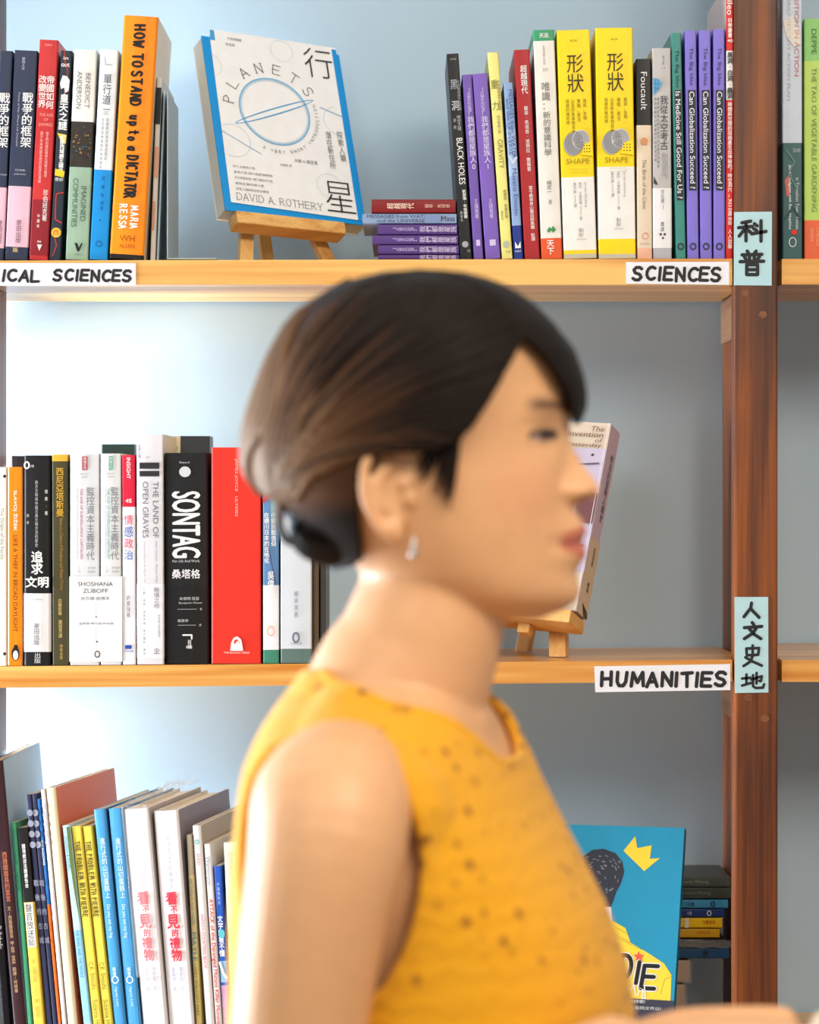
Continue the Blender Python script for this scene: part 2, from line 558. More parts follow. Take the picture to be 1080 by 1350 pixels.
# ------------------------------------------------------------------ handwritten shelf labels
def paper_label(name, corners, y, m, label, cat, draw):
    c = [P(px, py, y) for px, py in corners]
    o0 = (c[0] + c[2]) / 2
    root = tag(empty(name, o0), label, cat, 'handwritten shelf labels')
    mb = MB()
    fr = [tuple(p - o0) for p in c]
    bk = [(p[0], p[1] + .0004, p[2]) for p in fr]
    mb.mesh(fr + bk, [(0, 1, 2, 3), (7, 6, 5, 4), (0, 4, 5, 1), (1, 5, 6, 2), (2, 6, 7, 3), (3, 7, 4, 0)], m)
    mb.build('paper_strip', root)
    mb = MB()
    draw(mb, lambda x, y_: tuple(P(x, -y_, y - .0003) - o0))
    mb.build('lettering', root)
HAN = {
 '科': [[(.12,.90),(.44,.98)],[(0,.66),(.5,.72)],[(.27,.95),(.27,.02)],[(.25,.64),(.02,.25)],[(.3,.58),(.45,.42)],[(.58,.85),(.68,.75)],[(.55,.62),(.66,.52)],[(.48,.36),(1,.48)],[(.82,1),(.82,0)]],
 '普': [[(.3,1),(.36,.9)],[(.68,1),(.6,.9)],[(.08,.84),(.92,.86)],[(.4,.84),(.4,.58)],[(.6,.84),(.6,.58)],[(.18,.76),(.25,.66)],[(.82,.76),(.74,.66)],[(0,.55),(1,.57)],[(.28,.42),(.28,0),(.74,0),(.74,.42),(.28,.42)],[(.28,.21),(.74,.21)]],
 '人': [[(.5,1),(.45,.65),(0,.05)],[(.45,.6),(1,0)]],
 '文': [[(.45,1),(.55,.85)],[(0,.68),(1,.76)],[(.72,.72),(.5,.35),(0,0)],[(.28,.62),(.55,.28),(.95,0)]],
 '史': [[(.15,.85),(.18,.52),(.8,.55),(.85,.88),(.15,.85)],[(.5,1),(.5,.5),(.38,.22),(0,0)],[(.1,.42),(.5,.22),(1,.02)]],
 '地': [[(0,.62),(.38,.68)],[(.2,.9),(.2,.25)],[(0,.16),(.42,.34)],[(.42,.55),(.9,.78),(.86,.45),(.78,.48)],[(.66,1),(.66,.3)],[(.5,.85),(.5,.12),(.62,0),(.95,.02),(1,.25)]],
}
def han(mb, ch, x0, y0, x1, y1, w, place):
    for st in HAN[ch]:
        ribbon(mb, [(x0 + u * (x1 - x0), -(y1 + (y0 - y1) * v)) for u, v in st], w, M_INK, place)
def d1(mb, pl):
    pen_text(mb, 'POLIT', -66, 0, -370.5, 14, 3.8, M_INK, pl, jitter=.05)
    pen_text(mb, 'ICAL', 1, 55, -370.5, 14, 3.8, M_INK, pl, jitter=.05, slant=.1)
    pen_text(mb, 'SCIENCES', 69, 175, -370, 13.5, 3.8, M_INK, pl, jitter=.06, slant=.12)
paper_label('shelf_label', ((-84, 346.5), (179, 347), (179, 376), (-84, 377)), D - .001, M_PAPER,
            'white paper strip handwritten ICAL SCIENCES at the left end of the top shelf edge', 'label', d1)
def d2(mb, pl):
    pen_text(mb, 'SCIENCES', 833, 953, -369.5, 16.5, 4.2, M_INK, pl, jitter=.07, slant=.1)
paper_label('shelf_label', ((825.5, 345.5), (961.5, 345), (961.5, 375.5), (825.5, 374)), D - .001, M_PAPER,
            'white paper strip handwritten SCIENCES at the right end of the top shelf edge', 'label', d2)
def d3(mb, pl):
    pen_text(mb, 'HUMANITIES', 791, 960, -904, 17.5, 4.8, M_INK, pl, jitter=.06, slant=.08)
paper_label('shelf_label', ((783.7, 878.5), (963, 875.5), (963, 909.8), (785, 912.6)), D - .001, M_PAPER,
            'white paper strip handwritten HUMANITIES at the right end of the middle shelf edge', 'label', d3)
def d4(mb, pl):
    han(mb, '科', 974, 291, 1010, 318, 4.6, pl)
    han(mb, '普', 976, 331, 1007, 362, 4.6, pl)
paper_label('shelf_label', ((968, 279.5), (1018, 279), (1017.5, 376.5), (967.5, 376)), FY0 - .001, M_BLUEPAPER,
            'light blue paper tag with two large Chinese characters on the post, upper one', 'label', d4)
def d5(mb, pl):
    han(mb, '人', 981, 795, 1001, 814, 4.4, pl)
    han(mb, '文', 981.5, 820.7, 1004.5, 842, 4.4, pl)
    han(mb, '史', 980.5, 851, 1004.5, 878, 3.7, pl)
    han(mb, '地', 978.5, 887, 1007.5, 907, 3.4, pl)
paper_label('shelf_label', ((968.6, 787), (1013, 787), (1013.3, 913), (969, 913.7)), FY0 - .001, M_BLUEPAPER,
            'light blue paper tag with four Chinese characters on the post, lower one', 'label', d5)

# ------------------------------------------------------------------ books
def make_book(M, w, h, dep, base, zmap, k, label, group, zones=(), texts=(), bands=(), kind='paper', side=None, pages=None, back=None, cat='book', name='book'):
    """spine faces the camera: local x = thickness, y = into the shelf, z = along the spine"""
    root = tag(empty(name, M), label, cat, group)
    mb = MB()
    hard = kind == 'hard'
    t = .0022 if hard else .0005
    sg = min(.0022, w * .06) if hard else min(.0006, w * .03)
    r = min(.002 if hard else .0011, w * .25)
    front = [(r * .3, -sg * .15 + r * .28), (r, -sg * .45)] + [(w * f, -sg * (1 - (2 * f - 1) ** 2 * .5)) for f in (.35, .5, .65)] + [(w - r, -sg * .45), (w - r * .3, -sg * .15 + r * .28)]
    outer = [(0, dep), (0, r)] + front + [(w, r), (w, dep)]
    inner = [(w - t, dep), (w - t, t + .001), (t, t + .001), (t, dep)]
    prof = outer + inner
    cuts = {0.0, h}
    zz = []
    for y0, y1, c in zones:
        a, b = sorted((min(h, max(0, zmap(y0))), min(h, max(0, zmap(y1)))))
        if b - a > 1e-4:
            zz.append((a, b, c)); cuts.update((a, b))
    cuts = sorted(cuts)
    cl = [cuts[0]]
    for c in cuts[1:]:
        if c - cl[-1] > 2e-4:
            cl.append(c)
    if h - cl[-1] > 0 and cl[-1] != h:
        cl[-1] = h
    cuts = cl
    n = len(prof)
    no = len(outer)
    rough = .38 if not hard else .45
    for i in range(len(cuts) - 1):
        z0, z1 = cuts[i], cuts[i + 1]
        col = base
        for a, b, c in zz:
            if a - 1e-5 <= (z0 + z1) / 2 <= b + 1e-5:
                col = c
        for j in range(n):
            j2 = (j + 1) % n
            c = col
            if side is not None and (j in (0, no - 2)):
                c = side
            if j >= no - 1:
                c = (225, 222, 214)
            (xa, ya), (xb, yb) = prof[j], prof[j2]
            mb.poly([(xa, ya, z0), (xb, yb, z0), (xb, yb, z1), (xa, ya, z1)], flat(c, rough))
    # rims at head and foot, laid as quads between outer and inner walls
    for z, cc in ((0.0, base), (h, base)):
        col = cc
        for a, b, c in zz:
            if a - 1e-5 <= z <= b + 1e-5:
                col = c
        m = flat(col, rough)
        mb.poly([(0, dep, z), (0, r, z), (t, t + .001, z), (t, dep, z)], m)
        mb.poly([(w, dep, z), (w - t, dep, z), (w - t, t + .001, z), (w, r, z)], m)
        mb.poly([(0, r, z)] + [(x, y, z) for x, y in front] + [(w, r, z), (w - t, t + .001, z), (t, t + .001, z)], m)
    mb.build('cover', root)
    mb = MB()
    ov = .003 if hard else .0004
    mb.box((t + .0002, t + .0015, ov), (w - t - .0002, dep - ov, h - ov), pages or M_PAGES)
    mb.build('pages', root)
    for y0, y1, c in bands:
        a, b = sorted((zmap(y0), zmap(y1)))
        a, b = max(0.0005, a), min(h, b)
        mb = MB()
        e = .0002
        ln = .06
        pr = [(-e, ln), (-e, r * .6)] + [(x, y - e * 1.6) for x, y in front] + [(w + e, r * .6), (w + e, ln)]
        for j in range(len(pr) - 1):
            mb.poly([(pr[j][0], pr[j][1], a), (pr[j + 1][0], pr[j + 1][1], a), (pr[j + 1][0], pr[j + 1][1], b), (pr[j][0], pr[j][1], b)], flat(c, .45))
        mb.build('paper_band', root)
    if texts:
        mb = MB()
        lay = [sg + .0008]
        pl = lambda x, y: (x, -lay[0], y)
        for T in texts:
            lay[0] += .00004
            if T[0] == 'v':
                _, s, xf, y0, y1, sz, c = T[:7]
                text_v(mb, s, xf * w, zmap(y0), zmap(y1), sz / k, flat(c, .5), pl, T[7] if len(T) > 7 else 0)
            elif T[0] == 'r':
                _, s, xf, y0, y1, sz, c = T[:7]
                text_h(mb, s, xf * w, (zmap(y0) + zmap(y1)) / 2, abs(zmap(y0) - zmap(y1)), sz / k, flat(c, .5), pl, rot=-math.pi / 2, bold=T[7] if len(T) > 7 else 0)
            elif T[0] == 'l':      # runs from foot to head
                _, s, xf, y0, y1, sz, c = T[:7]
                text_h(mb, s, xf * w, (zmap(y0) + zmap(y1)) / 2, abs(zmap(y0) - zmap(y1)), sz / k, flat(c, .5), pl, rot=math.pi / 2, bold=T[7] if len(T) > 7 else 0)
            elif T[0] == 'h':
                _, s, xf, yc, ln, sz, c = T[:7]
                text_h(mb, s, xf * w, zmap(yc), ln / k, sz / k, flat(c, .5), pl, bold=T[7] if len(T) > 7 else 0)
            elif T[0] == 'pen':
                _, s, xf, y0, y1, sz, c, pw = T[:8]
                hh = sz / k
                pen_text(mb, s, 0, abs(zmap(y1) - zmap(y0)), -hh / 2, hh, pw / k, flat(c, .5), pl, rot=-math.pi / 2, jitter=.07, narrow=.62, origin=(xf * w, zmap(y0)))
            elif T[0] == 'box':
                _, x0, x1, y0, y1, c = T
                a, b = zmap(y0), zmap(y1)
                mb.poly([pl(x0 * w, a), pl(x1 * w, a), pl(x1 * w, b), pl(x0 * w, b)], flat(c, .45))
            elif T[0] == 'dot':
                _, xf, yc, rx, ry, c = T
                disc(mb, xf * w, zmap(yc), rx / k, ry / k, flat(c, .45), pl)
            elif T[0] == 'ring':
                _, xf, yc, rx, ry, c, lw = T
                ring(mb, xf * w, zmap(yc), rx / k, ry / k, lw / k, flat(c, .45), pl)
            elif T[0] == 'poly':
                _, pts, c = T
                mb.poly([pl(x * w, zmap(y)) for x, y in pts], flat(c, .45))
            elif T[0] == 'line':
                _, pts, lw, c = T
                ribbon(mb, [(x * w, zmap(y)) for x, y in pts], lw / k, flat(c, .5), pl)
        mb.build('spine_lettering', root)
    return root

def upright(label, group, xb0, xb1, xt0, yt, yb, base, row=None, dep=.145, off=.004, x1350=False, z_add=0.0, yaw=0.0, **kw):
    y = D + off
    k = F / y
    if x1350:       # feet below the frame: run the spine's edges down to the board
        s = (xb0 - xt0) / (1350.0 - yt)
        yb = 655 + (ROW_BOT[0](xb0) - 655) * D / y
        d = s * (yb - 1350)
        xb0, xb1 = xb0 + d, xb1 + d
    phi = math.atan((xt0 - xb0) / (yb - yt))
    w = (xb1 - xb0) / k * math.cos(phi) - .0006
    h = (yb - yt) / k / math.cos(phi)
    X = (xb0 - 540) / k + .0003
    rw = row or ROW_TOP
    if X > PX1 - .005:
        z0 = Zrow(341.3 if rw is ROW_TOP else 870.5)
    else:
        z0 = shelf_z(rw[0], X)
    if X <= PX1 - .005:
        z0 = max(z0, shelf_z(rw[0], X + w))
    Z = z0 + .0004 + max(0.0, w * math.sin(phi)) + z_add
    c, s_ = math.cos(phi), math.sin(phi)
    M = Matrix(((c, 0, s_, X), (0, 1, 0, y), (-s_, 0, c, Z), (0, 0, 0, 1)))
    if yaw:      # set at a slant on the board
        M = Matrix.Translation((X, y, Z)) @ Matrix.Rotation(-math.radians(yaw), 4, 'Z') @ Matrix.Translation((-X, -y, -Z)) @ M
        w /= math.cos(math.radians(yaw))
    zmap = lambda py: (yb - py) / k / c
    return make_book(M, w, h, dep, base, zmap, k, label, group, **kw)

def lying(label, group, x0, x1, y0, y1, base, dep=.14, off=.004, **kw):
    """spine up-side to the left: the head of the spine points left"""
    y = D + off
    k = F / y
    p = P(x1, y1, y)
    M = Matrix(((0, 0, -1, p.x), (0, 1, 0, y), (1, 0, 0, p.z + .0002), (0, 0, 0, 1)))
    zmap = lambda px: (x1 - px) / k
    return make_book(M, (y1 - y0) / k - .0004, (x1 - x0) / k, dep, base, zmap, k, label, group, **kw)

W, K = (238, 238, 236), (20, 20, 24)
NAVY, PINK, RED, ORANGE = (44, 52, 78), (226, 182, 200), (198, 48, 50), (255, 142, 12)
G1 = 'upright books at the left of the top shelf'
tf = lambda dx: [('v', '戰爭的框架', .68, 121, 194, 15, W, .012), ('r', 'Frames of War: When Is Life Grievable?', .3, 122, 193, 2.6, (170, 176, 196)),
     ('v', '麥田人文', .42, 75, 92, 4.5, (190, 194, 206)), ('h', '巴特勒', .5, 224, 13, 3, (180, 184, 200)), ('h', 'Judith Butler', .5, 229.5, 16, 3, (180, 184, 200)),
     ('v', '麥田出版', .55, 289, 320, 7.5, (96, 60, 84)), ('h', '版', .45, 329, 7, 6, (206, 176, 120), .02)]
upright('navy and pink book cut by the left edge of the photo, top shelf', G1, -11, 5, 1, 66, 342, NAVY, zones=((246, 326, PINK),), texts=[(t[0], t[1], .5 if i == 0 else t[2]) + t[3:] for i, t in enumerate(tf(0)) if i in (0, 4, 5, 6)])
upright('navy book with pink foot band beside the red book on the top shelf', G1, 6, 37, 19, 66, 342, NAVY, zones=((245, 325, PINK),), texts=tf(0))
upright('red paperback with white Chinese title on the top shelf', G1, 38, 63.5, 52, 51, 341, RED, bands=((262, 335, (140, 26, 38)),),
    texts=[('v', '帝國如何', .7, 98, 142, 11, W, .012), ('v', '改變世界', .28, 98, 141, 11, W, .012), ('h', 'THE AGE', .55, 150, 18, 4, (236, 160, 150)), ('h', 'OF', .55, 156, 6, 3.5, (236, 160, 150)), ('h', 'EMPIRES', .55, 163, 18, 4, (236, 160, 150)),
     ('v', '帝王們的崛起與跨文明權力競逐', .66, 172, 232, 4, (240, 190, 184)), ('v', '兩千年來帝國治理的起源及演變', .36, 172, 240, 4, (240, 190, 184)),
     ('v', '珍伯班克著', .72, 248, 290, 7, W), ('v', '中譯本', .4, 280, 300, 4, W), ('h', '衛城', .5, 317, 5, 3, W), ('poly', [(.4, 321), (.66, 321), (.53, 329)], W), ('h', '出版社', .5, 58, 10, 3, (236, 170, 160))])
upright('navy paperback with yellow patches and curling red lines next to the red book', G1, 64.5, 80, 80, 65, 341, (38, 48, 62),
    texts=[('h', 'in', .5, 75, 6, 4, W, .02), ('h', 'out', .5, 84, 11, 5, W, .02), ('line', [(.35, 66), (.4, 78), (.7, 90), (.75, 110), (.4, 128)], 1.2, (190, 52, 44)),
     ('poly', [(.1, 108), (.3, 98), (.7, 99), (.95, 104), (.9, 118), (.6, 121), (.5, 114), (.2, 116)], W), ('v', '皇天之謎', .55, 122, 170, 12, W, .03),
     ('poly', [(.1, 174), (.95, 176), (.9, 188), (.5, 186)], (246, 200, 40)), ('v', '紀錄西域勝王國史', .6, 176, 226, 6.5, W, .03), ('poly', [(.1, 221), (.95, 224), (.9, 232), (.1, 230)], (246, 200, 40)), ('h', '奇妙', .5, 235, 11, 5, W),
     ('line', [(.95, 252), (.35, 254), (.3, 262), (.35, 288), (.95, 292)], 1.5, (190, 52, 44)), ('dot', .5, 305, 6.5, 6.5, (238, 186, 60)), ('h', '西', .5, 305, 8, 7, (180, 60, 40)), ('line', [(.4, 312), (.6, 322), (.3, 336)], 1.2, (190, 52, 44))])
upright('white and sage green paperback with a dark picture on its spine, top shelf', G1, 86, 116.5, 97.5, 64, 341, (232, 230, 226), zones=((159, 219, (48, 42, 36)), (219, 342, (150, 178, 156))),
    texts=[('r', 'BENEDICT', .68, 95, 141, 6.5, (120, 120, 120)), ('r', 'ANDERSON', .3, 93, 142, 6.5, (120, 120, 120)), ('r', 'IMAGINED', .7, 244, 290, 7, (70, 92, 82)), ('r', 'COMMUNITIES', .32, 234, 298, 7, (70, 92, 82)),
     ('poly', [(.38, 319), (.5, 319), (.58, 325), (.68, 319), (.74, 319), (.6, 330), (.52, 330)], K), ('h', 'VERSO', .55, 334, 10, 2, (90, 110, 100))]
     + [('dot', random.uniform(.1, .9), random.uniform(163, 214), random.uniform(.6, 1.8), random.uniform(.6, 1.8), random.choice([(120, 96, 60), (90, 60, 80), (60, 84, 110), (150, 120, 70), (80, 40, 34)])) for _ in range(44)])
upright('white paperback with a bright blue lower spine beside the orange book', G1, 117.5, 142, 132, 64, 341, (226, 230, 234), zones=((222.5, 342, (8, 140, 214)),),
    texts=[('v', '單行道', .5, 96, 137, 12, (90, 92, 98)), ('line', [(.35, 143), (.7, 143)], 1, (110, 110, 116)), ('h', '三', .5, 148, 7, 4, (110, 110, 116)), ('v', '班雅明的城市漫遊筆記', .62, 154, 210, 4, (130, 134, 142)), ('v', '在巴黎柏林莫斯科街頭邂逅', .36, 154, 222, 3.6, (130, 134, 142)),
     ('v', '班雅明', .55, 228, 262, 4.5, (10, 70, 130)), ('v', '譯者', .55, 263, 276, 4.5, (10, 70, 130)), ('dot', .5, 289, 1, 1, (10, 70, 130)), ('ring', .5, 320, 4, 3.5, (10, 80, 140), 1), ('line', [(.3, 74), (.34, 84), (.7, 84)], .9, (150, 154, 160))])
upright('thick orange book lettered HOW TO STAND UP TO A DICTATOR', G1, 143.5, 190, 163, 20, 340, ORANGE, kind='hard', side=(238, 222, 200), dep=.15,
    texts=[('pen', 'HOW TO', .5, 30, 89, 13, K, 2.9), ('pen', 'STAND', .5, 92, 140, 13, K, 2.9), ('pen', 'up to a', .5, 150, 198, 13, K, 2.8), ('pen', 'DICTATOR', .5, 204, 262, 14, K, 2.8),
     ('pen', 'MARIA', .66, 269, 301, 9, W, 1.7), ('pen', 'RESSA', .34, 268, 302, 9, W, 1.7), ('h', 'WH', .5, 313, 20, 8, (170, 76, 8)), ('h', 'ALLEN', .5, 323, 20, 5, (170, 76, 8))],
    zones=((334, 341, (24, 20, 20)),))
upright('thin grey and white magazine with black areas squeezed behind the orange book', G1, 197.5, 205, 206.5, 98, 341, (206, 202, 196), dep=.14, off=.02, texts=[('box', 0, 1, 112, 160, K), ('box', .2, .9, 190, 230, (214, 150, 120)), ('box', .1, .6, 262, 300, (196, 140, 116))])
upright('slim pale blue paperback against the metal bookend, top shelf', G1, 206, 209.5, 215.4, 115, 341, (176, 200, 214), dep=.14, off=.024)

G2 = 'books lying in a stack on the top shelf'
pu = [('v', '【太陽系的起源】', .5, 518, 550, 5, (196, 176, 220)), ('v', '我們都是星族', .5, 553, 602, 8.5, (214, 200, 232))]
lying('dark red book lying on top of the stack on the top shelf', G2, 490, 600.8, 262.5, 281, (128, 24, 30), texts=[('v', '超越現代', .5, 510, 546, 8, (240, 210, 190), .012), ('v', '蘇菲·馬塔奇·', .5, 560, 599, 5.5, (226, 180, 164))], dep=.135)
lying('light blue book lying under the red one in the stack on the top shelf', G2, 478, 602, 281.4, 294.8, (138, 158, 192), texts=[('r', 'MESSAGES from WATER', .72, 484, 568, 4.6, (60, 72, 110)), ('r', 'and the UNIVERSE', .26, 497, 560, 4.4, (60, 72, 110)), ('r', 'Masa', .5, 582, 600, 7, (50, 62, 100)), ('box', .02, .9, 560, 580, (120, 140, 184))], dep=.13)
for n_, (a, b, c, x1_, nm) in enumerate(((498, 295.2, 309.4, 603, 'topmost purple book of the lying stack on the top shelf'), (491, 309.7, 322.4, 604, 'second purple book of the lying stack, sticking out furthest to the left'), (498.5, 322.7, 335.4, 605, 'third purple book from the top of the lying stack on the top shelf'))):
    lying(nm, G2, a, x1_, b, c, (84, 56, 124), texts=pu)
lying('bottom purple book of the lying stack, flat on the top shelf board', G2, 498.5, 605.8, 335.7, 342.3, (84, 56, 124), texts=[('v', '我們都是星族', .5, 553, 602, 6, (214, 200, 232))])

G3 = 'upright books at the right of the top shelf'
upright('black book lettered BLACK HOLES leaning over the lying stack', G3, 606.5, 623, 588.5, 70.5, 341, (26, 28, 32), dep=.13,
    texts=[('v', '黑', .45, 104, 118, 11, (170, 172, 178)), ('v', '洞', .45, 132, 146, 11, (210, 212, 216)), ('v', '牛津通識課宇宙密碼', .82, 106, 146, 4.4, (150, 152, 158)), ('v', '探索', .3, 154, 172, 4, (180, 182, 186)), ('v', '時空之謎', .66, 152, 172, 5, (190, 192, 196)),
     ('r', 'BLACK HOLES', .6, 182, 243, 8, W), ('v', '凱瑟琳·布倫德爾', .7, 250, 288, 5, W, .01), ('v', '譯者名', .35, 278, 292, 3.4, (190, 190, 190)), ('dot', .5, 322, 4.2, 4.2, (160, 160, 164)), ('h', '牛津', .75, 331, 4, 4, (170, 170, 170)), ('h', 'VSI', .5, 78, 8, 2.4, (170, 170, 170))])
pt = lambda n: [('v', '【太陽系的起源】', .55, 116, 152, 5, (206, 196, 232)), ('v', '我們都是星族人' + n, .6, 153, 224, 9.5, (222, 214, 242)), ('v', '王謹寬著', .6, 262, 288, 5.5, (206, 196, 232)), ('box', .35, .75, 316, 324, (202, 192, 226))]
upright('slim violet book numbered 0 beside the black book on the top shelf', G3, 624.5, 638, 609, 98, 341, (112, 84, 168), texts=pt('0'))
upright('violet book numbered 1 beside the pale yellow book on the top shelf', G3, 640, 660.5, 622.5, 97, 341, (122, 92, 182), texts=pt('1'))
upright('pale yellow book lettered GRAVITY on the top shelf', G3, 661.5, 676.5, 642.5, 69, 341, (232, 224, 134),
    texts=[('v', '重', .4, 104, 118, 10, (120, 116, 60)), ('v', '力', .4, 132, 147, 10, (120, 116, 60)), ('v', '牛津通識課宇宙密碼', .8, 106, 146, 4.2, (110, 106, 70)), ('v', '時空彎曲之謎', .6, 152, 176, 4.4, (130, 126, 76)), ('r', 'GRAVITY', .58, 184, 222, 6.5, (140, 134, 80)), ('v', '提摩西·克里夫頓', .7, 250, 288, 4.6, (90, 88, 60)), ('v', '譯者名', .3, 278, 290, 3.4, (110, 106, 70)), ('dot', .5, 322, 4.4, 4.4, (176, 180, 170)), ('h', '牛津', .6, 332, 6, 4, (130, 126, 90))])
upright('light blue book with a cloudy spine between the yellow and the red book', G3, 677.5, 690.5, 663.5, 109, 341, (140, 168, 212), zones=((170, 232, (166, 190, 226)), (297, 341, (30, 52, 140))),
    texts=[('r', 'MESSAGES from WATER', .7, 118, 208, 5, (64, 88, 150)), ('r', 'and the UNIVERSE', .32, 130, 204, 4.4, (80, 104, 164)), ('r', 'Masaru Emoto', .6, 222, 284, 6, (74, 92, 150)), ('poly', [(.2, 318), (.5, 325), (.8, 318), (.8, 327), (.2, 327)], W), ('h', 'HAY', .5, 331, 8, 2.5, W), ('line', [(.1, 205), (.5, 215), (.9, 208)], 3, (196, 212, 236))])
upright('red hardback with white Chinese title beside the light blue book', G3, 691.5, 712.5, 677.5, 65.5, 341, (166, 34, 40), dep=.15,
    texts=[('v', '超越現代', .55, 86, 124, 9, W, .012), ('v', '蘇菲·馬塔奇·迪佩拉·撒羅著', .58, 140, 226, 5.6, W), ('v', '當今最尋身心靈出版集團·監譯', .62, 245, 318, 5.6, W)])
upright('white book with green head and orange foot on the top shelf', G3, 713.5, 742, 702.5, 39.5, 341, (230, 226, 220), zones=((39, 54, (56, 152, 104)), (314, 341, (226, 88, 40))),
    texts=[('h', '天迅', .5, 47, 12, 6, W, .02), ('v', '生命潛能心系列', .48, 60, 86, 3.4, (140, 136, 128)), ('h', '33', .5, 92, 6, 4, (150, 146, 138)), ('v', '唯識：', .5, 108, 146, 12, (110, 104, 96)), ('v', '新的意識科學', .5, 147, 206, 10.5, (112, 106, 98)), ('v', '楊定一', .5, 238, 256, 7, (110, 104, 96)), ('v', '著', .52, 263, 270, 5, (120, 114, 104)),
     ('poly', [(.3, 304), (.45, 299), (.52, 302), (.6, 298), (.75, 303), (.62, 307), (.5, 304), (.4, 307)], (60, 140, 76)), ('v', '天下', .45, 316, 336, 10, W, .02)])
def shape(x0, yoff, yb_band):
    return [('h', '鷹之眼', .5, 53 + yoff, 9, 2.6, (120, 112, 20)), ('v', '形狀', .52, 70 + yoff, 122 + yoff, 23, (56, 52, 22)), ('v', '資訊、生物、', .78, 130 + yoff, 164 + yoff, 5, (110, 100, 20)), ('v', '策略、民主', .6, 130 + yoff, 160 + yoff, 5, (110, 100, 20)), ('v', '以及所有事物背後', .42, 130 + yoff, 176 + yoff, 5, (110, 100, 20)), ('v', '隱藏的幾何學', .26, 130 + yoff, 164 + yoff, 5, (110, 100, 20)),
     ('dot', .38, 190 + yoff, 12, 15, (168, 168, 172)), ('dot', .62, 184 + yoff, 12, 13, (204, 204, 206))] + [('ring', .42, 188 + yoff, 2 + 1.9 * i, 4 + 2.2 * i, (100, 102, 110), .7) for i in range(6)] + [('ring', .64, 184 + yoff, 2 + 1.9 * i, 3 + 2.0 * i, (112, 114, 122), .7) for i in range(5)] + \
     [('poly', [(.72, 190 + yoff), (.96, 186 + yoff), (.98, 206 + yoff), (.62, 204 + yoff)], (246, 214, 20))] + [('dot', .72 + .08 * (i % 3), 192 + 4 * (i // 3) + yoff, .8, .8, K) for i in range(9)] + \
     [('h', 'SHAPE', .52, 212 + yoff, 31, 7, (150, 134, 20)), ('h', 'The Hidden Geometry', .55, 223 + yoff, 24, 1.8, (160, 146, 30)), ('h', 'of Information, Biology', .55, 227 + yoff, 24, 1.8, (160, 146, 30))]
sb = [('r', 'Jordan Ellenberg', .72, 241, 274, 3, (110, 110, 112)), ('v', '喬丹·艾倫伯格', .56, 241, 270, 4, (110, 110, 112)), ('line', [(.56, 272), (.56, 284)], .5, (110, 110, 112)), ('v', '著', .56, 286, 291, 4, (110, 110, 112)), ('v', '蔡丹婷', .4, 241, 256, 4, (110, 110, 112)), ('line', [(.4, 258), (.4, 268)], .5, (110, 110, 112)), ('v', '譯', .4, 269, 274, 4, (110, 110, 112)), ('h', '鷹出', .55, 304, 6, 5, (90, 90, 90)), ('h', '版社', .55, 310, 6, 5, (90, 90, 90)), ('h', 'EAGLE', .55, 316, 12, 1.6, (90, 90, 90))]
YEL = (244, 212, 14)
upright('thick yellow book titled SHAPE beside the white and green book', G3, 743, 787.5, 733.5, 40, 341, YEL, zones=((234, 330, (234, 232, 228)), (335, 341, (196, 190, 170))), texts=shape(0, 1, 0) + sb, dep=.15)
upright('thick yellow book titled SHAPE standing next to the black-headed slim book', G3, 789, 839, 784.5, 37, 341, YEL, zones=((220, 315, (234, 232, 228)), (335, 341, (196, 190, 170))), texts=shape(0, -1, 0) + [(t[0], t[1], t[2], t[3] - 14) + ((t[4] - 14,) if t[0] in 'vr' else (t[4],)) + t[5:] if t[0] in 'vrh' else ('line', [(a, b - 14) for a, b in t[1]], t[2], t[3]) for t in sb], dep=.15)
upright('slim book with black head lettered Foucault and a cream spine', G3, 840, 860.5, 838.5, 77.5, 341, (222, 204, 180), zones=((77, 165, (24, 24, 26)), (327, 341, (230, 176, 150))), dep=.13,
    texts=[('r', 'Foucault', .5, 95, 145, 8, (216, 216, 216)), ('poly', [(.25, 184), (.5, 181), (.75, 184), (.72, 191), (.3, 191)], (206, 140, 90)), ('r', 'The Birth of the Clinic', .5, 210, 276, 5, (140, 120, 96)), ('ring', .55, 311, 4, 4, (216, 150, 130), 1.2), ('h', 'ROUTLEDGE', .5, 321.5, 12, 2, (130, 110, 90))])
